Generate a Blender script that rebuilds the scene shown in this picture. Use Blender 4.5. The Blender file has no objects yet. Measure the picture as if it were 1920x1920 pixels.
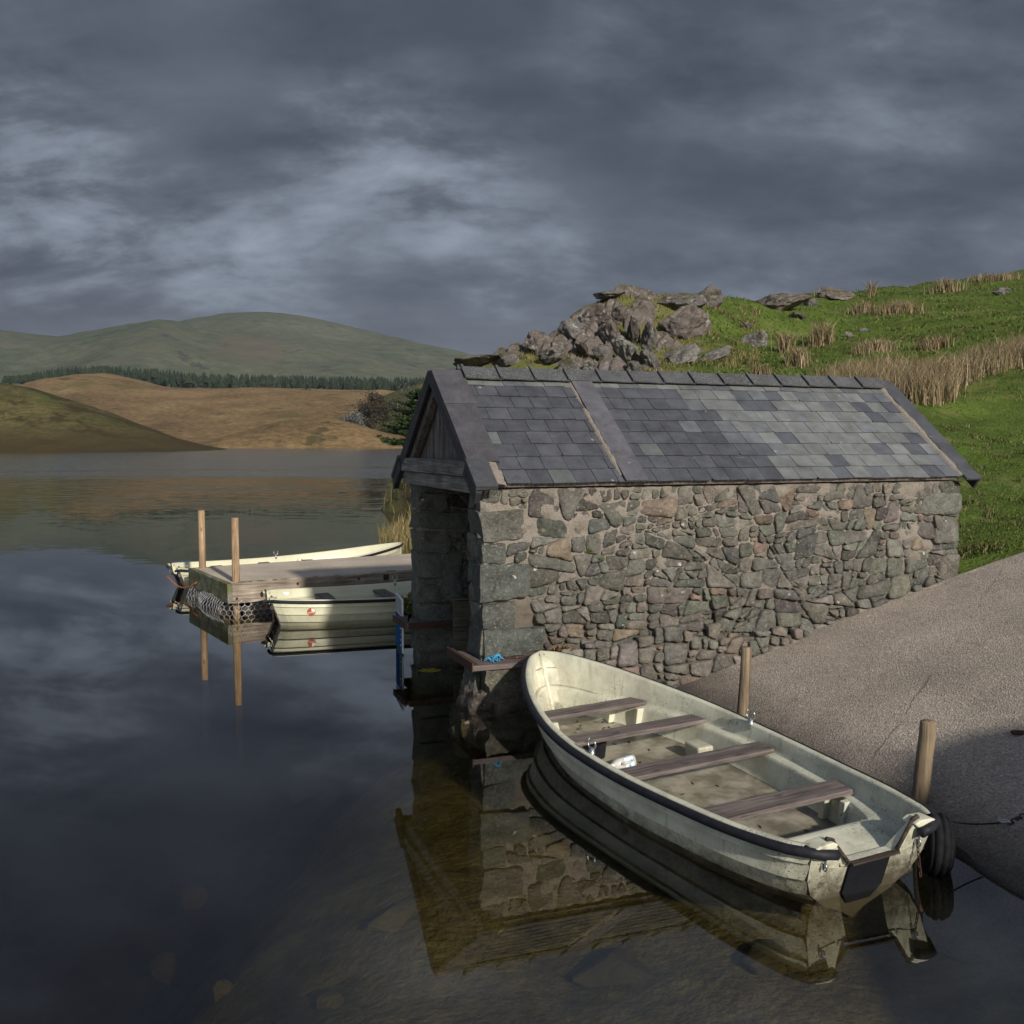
import bpy, math, random
import numpy as np
from mathutils import Vector, Matrix, noise
random.seed(7); rng = np.random.default_rng(7)
sc = bpy.context.scene
COL = sc.collection
R = math.radians
# ------------------------------------------------------------------ camera
CAMH, FPX, PITCH = 2.8, 1895.0, 0.07022
cd = bpy.data.cameras.new('camera'); cam = bpy.data.objects.new('camera', cd); COL.objects.link(cam)
cam.location = (0, 0, CAMH); cam.rotation_euler = (math.pi/2 - PITCH, 0, 0)
cd.sensor_width = 36; cd.lens = 36*FPX/1920; cd.clip_start = 0.1; cd.clip_end = 20000
sc.camera = cam
def ray(px, py):
    a, b = (px-960)/FPX, -(py-960)/FPX
    c, s = math.cos(PITCH), math.sin(PITCH)
    return Vector((a, c+b*s, -s+b*c))
def at_z(px, py, z): r = ray(px, py); return Vector((0,0,CAMH)) + r*((z-CAMH)/r.z)
def at_y(px, py, y): r = ray(px, py); return Vector((0,0,CAMH)) + r*(y/r.y)
# ------------------------------------------------------------------ mesh builder
class MB:
    def __init__(s): s.v=[]; s.f=[]; s.c=[]; s.sm=[]
    def add(s, vs, fs, col=(1,1,1), smooth=False):
        n=len(s.v); s.v.extend([tuple(v) for v in vs])
        for f in fs: s.f.append([i+n for i in f]); s.c.append(col); s.sm.append(smooth)
    def box(s, x0,x1,y0,y1,z0,z1, col=(1,1,1), jit=0, M=None):
        vs=[Vector((x,y,z)) for x in (x0,x1) for y in (y0,y1) for z in (z0,z1)]
        if jit: vs=[v+Vector([random.uniform(-jit,jit) for _ in range(3)]) for v in vs]
        if M: vs=[M@v for v in vs]
        s.add(vs,[(0,1,3,2),(4,6,7,5),(0,4,5,1),(2,3,7,6),(0,2,6,4),(1,5,7,3)],col)
    def tube(s, pts, r, n=8, col=(1,1,1), cap=True, closed=False):
        pts=[Vector(p) for p in pts]; m=len(pts); rr=r if isinstance(r,(list,tuple)) else [r]*m
        up=Vector((0,0,1)); vs=[]; prev=None
        for i,p in enumerate(pts):
            t=(pts[(i+1)%m]-pts[i-1]) if closed else (pts[min(i+1,m-1)]-pts[max(i-1,0)])
            t.normalize()
            if prev is None:
                a=t.cross(up)
                if a.length<1e-3: a=t.cross(Vector((1,0,0)))
            else: a=prev-t*prev.dot(t)
            a.normalize(); prev=a.copy(); b=t.cross(a)
            for k in range(n):
                w=2*math.pi*k/n; vs.append(p+(a*math.cos(w)+b*math.sin(w))*rr[i])
        fs=[]
        for i in range(m if closed else m-1):
            j=(i+1)%m
            for k in range(n):
                l=(k+1)%n; fs.append((i*n+k,i*n+l,j*n+l,j*n+k))
        if cap and not closed: fs+= [tuple(range(n))[::-1], tuple((m-1)*n+k for k in range(n))]
        s.add(vs,fs,col,True)
    def grid(s, P, col=(1,1,1), smooth=True, flip=False, colf=None):
        a=len(P); b=len(P[0]); n=len(s.v)
        for row in P: s.v.extend([tuple(p) for p in row])
        for i in range(a-1):
            for j in range(b-1):
                q=[n+i*b+j, n+i*b+j+1, n+(i+1)*b+j+1, n+(i+1)*b+j]
                s.f.append(q[::-1] if flip else q); s.c.append(colf(i,j) if colf else col); s.sm.append(smooth)
    def prism(s, poly, axis, a, b, col=(1,1,1)):
        # poly of 2D points extruded along axis 0/1/2 between a and b
        def P(p,t):
            l=[p[0],p[1]]; l.insert(axis,t); return l
        n=len(poly); vs=[P(p,a) for p in poly]+[P(p,b) for p in poly]
        fs=[tuple(range(n))[::-1], tuple(range(n,2*n))]+[(i,(i+1)%n,n+(i+1)%n,n+i) for i in range(n)]
        s.add(vs,fs,col)
    def build(s, name, mat, parent=None, bevel=0, loc=None, rot=None):
        me=bpy.data.meshes.new(name); me.from_pydata(s.v,[],s.f)
        me.polygons.foreach_set('use_smooth', s.sm)
        at=me.attributes.new('Col','FLOAT_COLOR','FACE')
        arr=np.ones((len(s.f),4),np.float32); arr[:,:3]=np.array(s.c,np.float32).reshape(-1,3)
        at.data.foreach_set('color',arr.ravel())
        me.materials.append(mat); me.update()
        o=bpy.data.objects.new(name,me); COL.objects.link(o)
        if parent: o.parent=parent
        if loc is not None: o.location=loc
        if rot is not None: o.rotation_euler=rot
        if bevel:
            m=o.modifiers.new('bevel','BEVEL'); m.width=bevel; m.segments=2; m.limit_method='ANGLE'; m.angle_limit=R(35)
        return o
def fix_normals(o):
    import bmesh
    bm=bmesh.new(); bm.from_mesh(o.data); bmesh.ops.recalc_face_normals(bm,faces=bm.faces); bm.to_mesh(o.data); bm.free(); return o
def tag(o,label=None,cat=None,group=None,kind=None):
    if label: o['label']=label
    if cat: o['category']=cat
    if group: o['group']=group
    if kind: o['kind']=kind
    return o
def empty(name,loc,rz=0,rot=None):
    o=bpy.data.objects.new(name,None); COL.objects.link(o); o.location=loc; o.rotation_euler=rot or (0,0,rz); o.empty_display_size=.2; return o
def fbm(p,oct=4,H=1.0): return noise.fractal(Vector(p),H,2.0,oct)
# ------------------------------------------------------------------ node helper
class N:
    def __init__(s,name):
        s.m=bpy.data.materials.new(name); s.m.use_nodes=True; s.t=s.m.node_tree; s.t.nodes.clear()
        s.out=s.n('ShaderNodeOutputMaterial')
    def n(s,ty,ins=None,**kw):
        x=s.t.nodes.new(ty)
        for k,v in kw.items(): setattr(x,k,v)
        for k,v in (ins or {}).items(): s.set(x.inputs[k],v)
        return x
    def set(s,sock,v):
        if isinstance(v,bpy.types.NodeSocket): s.t.links.new(v,sock)
        elif isinstance(v,bpy.types.Node): s.t.links.new(v.outputs[0],sock)
        else:
            if sock.type=='RGBA' and len(v)==3: v=(*v,1)
            sock.default_value=v
    def coord(s,k='Object',scale=None):
        c=s.n('ShaderNodeTexCoord').outputs[k]
        if scale is not None:
            c=s.n('ShaderNodeMapping',{'Vector':c,'Scale':scale if hasattr(scale,'__len__') else (scale,)*3}).outputs[0]
        return c
    def noise(s,vec,scale,detail=4,rough=.55,dist=0,fac=True):
        x=s.n('ShaderNodeTexNoise',{'Vector':vec,'Scale':scale,'Detail':detail,'Roughness':rough,'Distortion':dist}); return x.outputs[0 if fac else 1]
    def vor(s,vec,scale,out=0,feature='F1',rnd=1.0):
        x=s.n('ShaderNodeTexVoronoi',{'Vector':vec,'Scale':scale,'Randomness':rnd},feature=feature); return x.outputs[out]
    def ramp(s,fac,stops,interp='LINEAR'):
        x=s.n('ShaderNodeValToRGB',{'Fac':fac}); r=x.color_ramp; r.interpolation=interp
        while len(r.elements)<len(stops): r.elements.new(.5)
        for e,(p,c) in zip(r.elements,stops):
            e.position=p; e.color=(c,c,c,1) if not hasattr(c,'__len__') else (*c,1)
        return x.outputs[0]
    def math(s,op,a,b=None,clamp=False):
        x=s.n('ShaderNodeMath',operation=op,use_clamp=clamp); s.set(x.inputs[0],a)
        if b is not None: s.set(x.inputs[1],b)
        return x.outputs[0]
    def mr(s,v,a,b,c=0.,d=1.,smooth=False):
        x=s.n('ShaderNodeMapRange',{'Value':v,'From Min':a,'From Max':b,'To Min':c,'To Max':d})
        if smooth: x.interpolation_type='SMOOTHSTEP'
        return x.outputs[0]
    def mix(s,f,a,b,mode='MIX'):
        x=s.n('ShaderNodeMix',data_type='RGBA',blend_type=mode)
        s.set(x.inputs[0],f); s.set(x.inputs[6],a); s.set(x.inputs[7],b); return x.outputs[2]
    def col(s): return s.n('ShaderNodeAttribute',attribute_name='Col').outputs['Color']
    def pos(s): return s.n('ShaderNodeNewGeometry').outputs['Position']
    def sep(s,v,i): return s.n('ShaderNodeSeparateXYZ',{0:v}).outputs[i]
    def bump(s,h,strength=.5,dist=.02,normal=None):
        d={'Height':h,'Strength':strength,'Distance':dist}
        if normal is not None: d['Normal']=normal
        return s.n('ShaderNodeBump',d).outputs[0]
    def done(s,col,rough=.8,normal=None,metal=0.,spec=.3,**ex):
        d={'Base Color':col,'Roughness':rough,'Metallic':metal,'Specular IOR Level':spec}
        if normal is not None: d['Normal']=normal
        d.update(ex)
        b=s.n('ShaderNodeBsdfPrincipled',d); s.t.links.new(b.outputs[0],s.out.inputs['Surface']); return s.m
M={}
def mk_stone(name,lich=.5,moss=0.):
    q=N(name); c=q.coord()
    base=q.mix(1.,q.col(),q.ramp(q.noise(c,7,8,.72,.5),[(.3,.45),(.5,1.),(.72,1.6)]),'MULTIPLY')
    base=q.mix(q.ramp(q.noise(c,2.3,5,.7),[(.56,0),(.68,.5)]),base,(.19,.155,.125))
    base=q.mix(q.ramp(q.noise(c,30,6,.72),[(.54,0),(.66,.75)]),base,(.33,.30,.255))
    if lich:
        cw=q.n('ShaderNodeVectorMath',{0:c,1:q.n('ShaderNodeVectorMath',{0:q.noise(c,14,3,fac=False),'Scale':.09},operation='SCALE').outputs[0]},operation='ADD').outputs[0]
        l=q.math('MULTIPLY',q.ramp(q.vor(cw,6.5),[(.0,1),(.13,1),(.16,0)]),q.ramp(q.noise(c,1.9,3),[(.56,0),(.6,1)]))
        base=q.mix(q.math('MULTIPLY',l,lich),base,(.62,.62,.56))
    if moss:
        base=q.mix(q.math('MULTIPLY',q.ramp(q.noise(c,3,5,.6),[(.5,0),(.65,1)]),moss),base,(.05,.065,.02))
    h=q.math('ADD',q.noise(c,9,9,.74,.3),q.math('MULTIPLY',q.noise(c,70,3),.25))
    return q.done(base,.92,q.bump(h,1.,.075),spec=.2)
M['stone']=mk_stone('stone',.85)
q=N('mortar'); c=q.coord()
b=q.mix(q.noise(c,6,5),(.27,.235,.195),(.44,.385,.325))
b=q.mix(q.ramp(q.noise(c,120,3,.7),[(.35,1),(.5,0)]),b,(.12,.095,.075)); b=q.mix(q.ramp(q.vor(c,90),[(.1,.6),(.25,0)]),b,(.48,.42,.36))
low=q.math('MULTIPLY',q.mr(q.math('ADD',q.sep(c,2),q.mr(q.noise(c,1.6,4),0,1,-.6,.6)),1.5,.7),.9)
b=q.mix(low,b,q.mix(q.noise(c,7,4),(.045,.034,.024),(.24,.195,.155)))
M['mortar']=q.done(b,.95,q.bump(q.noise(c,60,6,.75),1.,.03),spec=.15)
q=N('slate'); c=q.coord()
b=q.mix(1.,q.col(),q.ramp(q.noise(c,5,6,.6),[(.3,.72),(.7,1.28)]),'MULTIPLY')
b=q.mix(q.ramp(q.noise(c,60,4,.7),[(.6,0),(.75,.35)]),b,(.32,.33,.33))
st=q.coord('Object',(9,60,60)); sm=q.n('ShaderNodeMapping',{'Vector':c,'Rotation':(0,.3,.7),'Scale':(2.,26,26)}).outputs[0]
b=q.mix(q.math('MULTIPLY',q.ramp(q.noise(sm,1.,3,.6),[(.66,0),(.78,.5)]),q.ramp(q.noise(c,2.2,2),[(.45,0),(.6,1)])),b,(.40,.42,.42))
b=q.mix(q.ramp(q.vor(c,3.1),[(.0,.55),(.05,.5),(.065,0)]),b,(.34,.36,.33))
M['slate']=q.done(b,q.ramp(q.noise(c,20,3),[(.3,.5),(.7,.75)]),q.bump(q.noise(c,40,6,.65),.45,.012),spec=.35)
q=N('ridge_clay'); c=q.coord()
b=q.mix(1.,q.col(),q.ramp(q.noise(c,5,6,.6),[(.3,.7),(.7,1.3)]),'MULTIPLY')
b=q.mix(q.math('MULTIPLY',q.ramp(q.noise(c,75,5,.75),[(.52,0),(.62,.65)]),q.ramp(q.noise(c,1.3,3),[(.34,.25),(.55,1)])),b,(.30,.31,.28))
M['ridge']=q.done(b,.85,q.bump(q.noise(c,50,5,.7),.5,.01),spec=.25)
def mk_wood(name,c0,c1,ax=0,sc_=1.,green=0.,rough=.85,dark=(.03,.022,.018)):
    q=N(name); s=[34*sc_]*3; s[ax]=1.6*sc_
    c=q.coord('Object',tuple(s)); o=q.coord()
    g=q.noise(c,1.,7,.65,.6)
    b=q.ramp(g,[(.28,dark),(.42,c0),(.62,c1),(.8,tuple(min(1,x*1.25) for x in c1))])
    b=q.mix(1.,b,q.ramp(q.noise(o,3.,3),[(.3,.7),(.7,1.2)]),'MULTIPLY')
    s2=[7*sc_]*3; s2[ax]=2.2*sc_
    b=q.mix(q.ramp(q.vor(q.coord('Object',tuple(s2)),1.),[(.0,.9),(.07,.6),(.12,0)]),b,tuple(x*.3 for x in c0))
    if green: b=q.mix(q.math('MULTIPLY',q.ramp(q.noise(o,4.5,4,.6),[(.4,0),(.62,1)]),green),b,(.09,.10,.02))
    return q.done(b,rough,q.bump(g,.5,.006),spec=.25)
M['thwart']=mk_wood('weathered_thwart_wood',(.105,.082,.074),(.20,.165,.15),1)
M['post']=mk_wood('round_post_wood',(.17,.125,.08),(.29,.22,.145),2)
M['jpost']=mk_wood('pale_post_wood',(.26,.17,.10),(.40,.28,.17),2)
M['beam']=mk_wood('grey_beam_wood',(.22,.175,.13),(.38,.315,.25),0)
M['endbeam']=mk_wood('green_beam_wood',(.15,.14,.10),(.25,.235,.18),1,1.,.9)
M['gable']=mk_wood('gable_board_wood',(.13,.112,.10),(.27,.235,.21),2,.9)
M['gbeam']=mk_wood('gable_beam_wood',(.16,.145,.13),(.30,.275,.245),1)
M['plank']=mk_wood('dock_plank_wood',(.10,.09,.06),(.17,.15,.11),0)
M['ledge']=mk_wood('ledge_timber',(.11,.085,.075),(.19,.15,.135),0)
def mk_gel(name,base,dirt):
    q=N(name); c=q.coord()
    b=q.mix(q.ramp(q.noise(c,1.4,3),[(.35,0),(.7,1)]),base,tuple(x*y for x,y in zip(base,(.86,.9,.92))))
    b=q.mix(q.math('MULTIPLY',q.ramp(q.noise(c,2.6,6,.68),[(.42,0),(.66,1)]),.6*dirt),b,(.30,.28,.205))
    speck=q.math('MULTIPLY',q.ramp(q.noise(c,55,4,.75),[(.56,0),(.64,1)]),q.ramp(q.noise(c,2.1,4,.6),[(.5,0),(.62,1)]))
    b=q.mix(q.math('MULTIPLY',speck,dirt),b,(.035,.035,.018))
    stk=q.noise(q.coord('Object',(12,12,.9)),1.,4,.6)
    b=q.mix(q.math('MULTIPLY',q.ramp(stk,[(.58,0),(.7,1)]),.45*dirt),b,(.24,.20,.11))
    z=q.sep(c,2)
    wl=q.math('MULTIPLY',q.mr(q.math('ADD',q.math('SUBTRACT',z,q.math('MULTIPLY',q.mr(q.sep(c,0),.45,.1),.10)),q.mr(q.noise(c,9,8,.8),.2,.8,-.17,.17)),.19,-.03),.92*dirt)
    out=q.n('ShaderNodeAttribute',attribute_name='Col').outputs['Color']
    b=q.mix(q.math('MULTIPLY',wl,q.sep(out,0)),b,(.045,.032,.016))
    fl=q.sep(out,1)  # mask for floor grime and the painted lap shade
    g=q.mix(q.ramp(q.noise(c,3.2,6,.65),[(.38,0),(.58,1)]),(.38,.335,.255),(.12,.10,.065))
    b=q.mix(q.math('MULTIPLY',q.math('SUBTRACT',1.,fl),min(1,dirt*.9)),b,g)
    return q.done(b,.42,q.bump(q.noise(c,30,3),.08,.004),spec=.4)
M['gel']=mk_gel('weathered_cream_gelcoat',(.68,.65,.50),1.)
M['gel2']=mk_gel('cream_gelcoat',(.62,.58,.40),.35)
def flat(name,col,rough=.6,metal=0.,var=.25,sc_=20,spec=.4,bump=.2):
    q=N(name); c=q.coord(); n=q.noise(c,sc_,4,.6)
    b=q.mix(1.,col,q.ramp(n,[(.25,1-var),(.75,1+var)]),'MULTIPLY')
    return q.done(b,rough,q.bump(n,bump,.004),metal,spec)
M['rubber']=flat('black_rubber',(.016,.016,.021),.6,var=.5,spec=.25)
M['tyre']=flat('worn_tyre_rubber',(.012,.012,.014),.85,var=.5,spec=.15)
M['pad']=flat('dark_plastic',(.010,.011,.014),.7,spec=.15)
M['steel']=flat('galvanised_steel',(.45,.46,.47),.35,.9)
M['wire']=flat('galvanised_wire',(.42,.42,.43),.5,.6)
M['rust']=flat('rusty_iron',(.065,.032,.022),.85,.2,.5,60)
M['white']=flat('white_plastic',(.72,.72,.70),.4)
M['orange']=flat('orange_rope',(.45,.12,.03),.8)
M['sticker']=flat('orange_sticker',(.42,.10,.04),.5)
M['bluerope']=flat('blue_rope_fibre',(.06,.27,.45),.8,var=.4,sc_=80)
M['signblue']=flat('blue_sign_face',(.03,.10,.24),.9,spec=.0)
M['log']=mk_wood('old_log_wood',(.10,.085,.065),(.2,.175,.14),0)
M['yellow']=flat('yellow_leaf',(.33,.24,.02),.7,var=.4)
M['cap']=mk_wood('brown_cap_wood',(.04,.028,.022),(.085,.065,.05),1)
q=N('translucent_bottle'); M['bottle']=q.done((.66,.64,.60),.3,spec=.5,**{'Alpha':.75})
q=N('bottle_label'); c=q.coord(); b=q.mix(q.ramp(q.vor(c,28),[(.3,1),(.42,0)]),(.70,.74,.76),(.12,.33,.55)); M['label']=q.done(b,.4)
def leafmat(name,rough=.7):
    q=N(name); c=q.coord(); b=q.mix(1.,q.col(),q.ramp(q.noise(c,1.2,3),[(.3,.75),(.7,1.25)]),'MULTIPLY')
    d=q.n('ShaderNodeBsdfPrincipled',{'Base Color':b,'Roughness':rough,'Specular IOR Level':.2})
    t=q.n('ShaderNodeBsdfTranslucent',{'Color':b}); x=q.n('ShaderNodeMixShader',{0:.25,1:d.outputs[0],2:t.outputs[0]})
    q.t.links.new(x.outputs[0],q.out.inputs['Surface']); return q.m
M['leaf']=leafmat('foliage'); M['blade']=leafmat('grass_blades')
M['bark']=mk_wood('bark',(.06,.05,.04),(.13,.11,.09),2,.5)
# ------------------------------------------------------------------ world: nishita plus an overcast deck ahead
SUN_H=Vector((.45,-.893,0)).normalized(); SUN_EL=R(25)
w=bpy.data.worlds.new('World'); sc.world=w; w.use_nodes=True
q=N.__new__(N); q.t=w.node_tree; q.t.nodes.clear(); q.m=None
out=q.n('ShaderNodeOutputWorld'); 
sky=q.n('ShaderNodeTexSky',sky_type='NISHITA',sun_disc=False); sky.sun_elevation=SUN_EL; sky.sun_rotation=math.atan2(SUN_H.x,SUN_H.y)
sky.altitude=200; sky.air_density=1; sky.dust_density=1.
d=q.coord('Generated')
dx,dy,dz=[q.sep(d,i) for i in range(3)]
den=q.math('ADD',q.math('MAXIMUM',dz,0.),.42)
cx=q.math('DIVIDE',dx,den); cy=q.math('DIVIDE',dy,den)
pl=q.n('ShaderNodeCombineXYZ',{0:q.math('MULTIPLY',cx,.8),1:q.math('MULTIPLY',cy,1.25),2:3.7}).outputs[0]
n1=q.noise(pl,1.7,3,.5,.2); n2=q.noise(pl,5.2,9,.6,.15)
base=q.math('ADD',q.math('MULTIPLY',n1,.46),q.math('MULTIPLY',n2,.52))
def blob(px,py,sx,amp):
    r=ray(px,py).normalized()
    return q.math('MULTIPLY',q.mr(q.n('ShaderNodeVectorMath',{0:d,1:tuple(r)},operation='DOT_PRODUCT').outputs['Value'],math.cos(sx/FPX),1.,0.,1.,True),amp)
acc=None
for b_ in [(720,290,240,.12),(820,330,160,.05),(470,470,190,.10),(1180,120,180,.09),(40,380,230,.07),(40,200,200,.06),(960,410,230,.06),(600,330,180,.03),(1750,60,220,.05),(1450,450,330,.03),
           (1300,250,330,-.05),(250,60,330,-.03),(1000,60,330,-.04),(330,330,160,-.05),(110,410,330,.07),(300,450,260,.05),(1650,480,300,.03),(1380,120,160,.05),(1600,250,200,.03),(560,40,420,-.05),(1500,60,420,-.03),(1750,350,330,-.03),(60,80,220,-.04),(1100,330,140,-.07),(120,590,300,-.02),(700,520,200,-.03)]:
    x=blob(*b_); acc=x if acc is None else q.math('ADD',acc,x)
acc=q.math('MULTIPLY',acc,q.mr(n2,.36,.66,-.05,1.05))
tot=q.math('ADD',base,acc)
cl=q.ramp(tot,[(.33,(.038,.048,.072)),(.44,(.066,.081,.114)),(.53,(.108,.128,.168)),(.63,(.19,.222,.28)),(.80,(.29,.335,.415))])
hz=q.mr(dz,.02,.16,1.,0.,True)
zen=q.mr(dz,.42,.62,1.,1.7,True)
cl=q.mix(q.math('MULTIPLY',hz,.6),cl,(.14,.152,.178))
cl=q.n('ShaderNodeVectorMath',{0:cl,'Scale':zen},operation='SCALE').outputs[0]
skyc=q.n('ShaderNodeVectorMath',{0:sky.outputs[0],'Scale':.09},operation='SCALE').outputs[0]
back=q.mr(q.math('ADD',dy,q.math('MULTIPLY',n2,.3)),-.35,.15,1.,0.,True)
fin=q.mix(back,cl,skyc)
bg=q.n('ShaderNodeBackground',{'Color':q.mix(1.,fin,(1/.1,1/.1,1/.1),'MULTIPLY'),'Strength':.1})
q.t.links.new(bg.outputs[0],out.inputs['Surface'])
sl=bpy.data.lights.new('sun','SUN'); sl.energy=4.5; sl.angle=R(1.8); sl.color=(1,.945,.855)
so=bpy.data.objects.new('sun',sl); COL.objects.link(so)
sdir=Vector((SUN_H.x*math.cos(SUN_EL),SUN_H.y*math.cos(SUN_EL),math.sin(SUN_EL)))
so.rotation_euler=sdir.to_track_quat('Z','Y').to_euler(); so.location=(10,-20,30)
sc.view_settings.view_transform='Standard'; sc.view_settings.look='None'; sc.view_settings.exposure=0; sc.view_settings.gamma=1
sc.cycles.transparent_max_bounces=24; sc.cycles.max_bounces=8
# ------------------------------------------------------------------ near terrain: one sheet, lake bed + bank + hill + unseen shadow-casting mound
HO=Vector((-.391,10.317,0)); HYAW=.3608
HU=Vector((math.cos(HYAW),math.sin(HYAW),0)); HV=Vector((-math.sin(HYAW),math.cos(HYAW),0))
def hw(s,v,z=0): return HO+HU*s+HV*v+Vector((0,0,z))
def rampz(x,y): return (.24495*x+.06702*y-1.14416)/.96722
CP=[]
def P3(x,y,z): CP.append((x,y,z))
for px,py,y in [(1915,515,80),(1780,530,75),(1640,545,70),(1530,555,65),(1430,566,58),(1330,558,52),(1240,550,48),(1150,548,46),(1080,603,44),(985,645,42),(900,668,41),(850,672,40),
                (1850,985,16),(1850,965,17.2),(1850,900,20),(1850,780,26),(1800,700,32),(1560,740,27),(1915,620,40),(1915,680,34),(1300,690,38),(1450,650,45),(1700,640,46),(1600,600,55),(1100,690,39),(1000,690,38.5),(1200,640,42)]:
    p=at_y(px,py,y); P3(*p)
for p in [(60,80,20),(55,40,13),(40,25,8),(25,14,3.2),(13,13,1.9),(9,13,1.75),(60,110,20),(30,100,14.5),(15,90,10),(5,75,8),(-2,60,3),(-7,52,-1.5),(0,110,6),(-10,80,-3),(30,60,11.5),
          (-3.1,26,-.3),(-2.2,27,.15),(-4.6,43,.25),(-5.3,43.5,-.5),(-1,30,1.3),(-3.0,38,1.8),(-2.6,34,.5),(-4.2,38,-.6),(-1.8,24,-.1),(0,22,.6),(3,20,1.6),(7,18,1.75),(-3.6,30,-.7),(-6.5,44,-2),
          (-8,8,-3),(-8,16,-2.9),(-5,6,-2.9),(-12,30,-3.2),(-20,60,-3.2),(-60,60,-3.2),(-60,20,-3.2),(-30,0,-3.2),(-60,120,-3.2),(-20,110,-3.2),(-3.2,10,-2.6),(-3.4,13,-2.5),(-4,20,-2.4),(-3.2,7,-2.7),(-3.6,5.2,-2.7),(-60,-15,-3),
          (-.8,10.5,-.62),(0,8,-.5),(.5,6,-.5),(1.5,5,-.45),(0,4.6,-.6),(-1.0,8,-.62),(-1.2,11,-.75),(-1.2,13,-1.0),(1.2,8,-.42),(1.8,6.5,-.42),(2.6,6,-.5),(3.2,5,-.45),(-1.5,6.3,-.68),(-1.5,5,-.7),(1.2,10.2,-.4),(-2,15.5,-1.6),
          (-1.9,9.3,-1.2),(-2.1,8,-1.3),(-2.55,6.6,-1.4),(-2.7,5.7,-1.4),(0,12.3,-.7),(3,13,-.2),(1,3.5,-.3),(-1,3.4,-.4),(3,3.8,-.2),
          (5,15,1.0),(6.8,15,1.45),(5.7,13.6,1.2),(2,15.5,.2),(.5,16,.1),
          (3.6,8.5,.1),(4.5,10,.5),(5.5,11.5,.9),(7,9,1.05),(8,12,1.5),(9,7,1.9),(5.2,6.5,.5),(4.4,5,.25),
          (6.2,3.6,2.95),(5.4,3.3,2.75),(4.5,1.9,2.0),(3.8,0,1.4),(3.2,1.4,.9),(8,2,3.2),(12,5,3.4),(0,0,1.15),(0,-3,1.3),(-4,0,.6),(0,1.6,.5),(2,2,.6),(6,-5,3),(20,0,4),(15,-15,3.5),(-10,-15,-1),(60,0,8),(60,-15,8)]: P3(*p)  # includes an unseen mound at right, added to throw shadow on the slipway
CP=np.array(CP); 
def rbf_fit(P):
    d=np.linalg.norm(P[:,None,:2]-P[None,:,:2],axis=2); n=len(P)
    A=np.zeros((n+3,n+3)); A[:n,:n]=-d-np.eye(n)*.02*0-np.eye(n)*1e-6; A[:n,n]=1; A[:n,n+1:]=P[:,:2]; A[n,:n]=1; A[n+1:,:n]=P[:,:2].T
    return np.linalg.solve(A,np.append(P[:,2],[0,0,0]))
RW=rbf_fit(CP)
def terr0(x,y):
    d=np.sqrt((CP[:,0]-x)**2+(CP[:,1]-y)**2+.15)
    return float(-(d@RW[:-3])+RW[-3]+RW[-2]*x+RW[-1]*y)
def terr(x,y):
    z=terr0(x,y)
    k=min(1,max(0,(z-.15)/1.2)); far=min(1,max(0,(y-15)/12))
    if k>0 and y>12.5: z+=k*(.05*fbm((x*1.9,y*1.9,5.3),3)+.16*fbm((x*.55,y*.55,1.3),4)*(.6+.4*far)+.55*far*fbm((x*.13,y*.13,4.1),4)*(1 if y>30 else .25))
    if z<-.1: z+=.10*fbm((x*.9,y*.9,8),4)+.16*fbm((x*.45,y*.45,2),3)*min(1,(-z)/1.)
    return z
def spaced(a,b,s0,s1,f0,f1):
    # fine spacing s0 inside [f0,f1], growing outside
    pts=[]; x=f0
    while x<f1: pts.append(x); x+=s0
    s=s0; x=f1
    while x<b: pts.append(x); s=min(s1,s*1.06); x+=s
    pts.append(b); s=s0; x=f0-s0
    while x>a: pts.append(x); s=min(s1,s*1.06); x-=s
    pts.append(a); return sorted(set(pts))
gx=spaced(-60,60,.22,2.5,-5,9); gy=spaced(-15,110,.24,.9,3,26)
TZ=[[terr(x,y) for x in gx] for y in gy]
# surround: the outer rim drops to the deep plain and runs on to the horizon
g=MB(); rows=[]
for j,y in enumerate(gy): rows.append([(x,y,TZ[j][i]) for i,x in enumerate(gx)])
xo=[-9000,-2500,-600]+gx+[600,2500,9000]; yo=[-3000,-800]+gy+[400,1500,9000]
def outz(x,y):
    xx=min(max(x,gx[0]),gx[-1]); yy=min(max(y,gy[0]),gy[-1]); z=terr0(xx,yy)
    dd=math.hypot(x-xx,y-yy); k=min(1,dd/260) if dd>0 else 0
    return z*(1-k)+(-3.4)*k if not (x>60 and y<60) else max(z*(1-k),-3.4)
full=[]
for y in yo:
    row=[]
    for x in xo:
        if gx[0]<=x<=gx[-1] and gy[0]<=y<=gy[-1]: row.append((x,y,TZ[gy.index(y)][gx.index(x)]))
        else: row.append((x,y,outz(x,y)))
    full.append(row)
g.grid(full)
q=N('ground'); P_=q.pos(); z=q.sep(P_,2); y_=q.sep(P_,1); nr=q.sep(q.n('ShaderNodeNewGeometry').outputs['Normal'],2)
ng=q.noise(P_,.35,6,.6); nf=q.noise(P_,3.5,6,.65); nff=q.noise(P_,16,4,.6)
gr=q.ramp(q.math('ADD',q.math('MULTIPLY',ng,.45),q.math('ADD',q.math('MULTIPLY',nf,.35),q.math('MULTIPLY',nff,.2))),[(.33,(.036,.045,.013)),(.45,(.062,.092,.016)),(.55,(.09,.135,.022)),(.68,(.15,.165,.05))])
px_=q.sep(P_,0); crag=q.mr(q.math('SUBTRACT',px_,q.math('MULTIPLY',y_,.19)),.6,-1.5,0,.22)
dry=q.ramp(q.math('ADD',q.noise(P_,.8,6,.65,.5),crag),[(.55,0),(.66,1)])
gr=q.mix(q.math('MULTIPLY',dry,.5),gr,(.21,.17,.075))
earth=q.ramp(q.noise(P_,2.5,5,.7),[(.3,(.03,.022,.014)),(.7,(.09,.07,.045))])
gr=q.mix(q.mr(nr,.72,.45),gr,earth)
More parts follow.
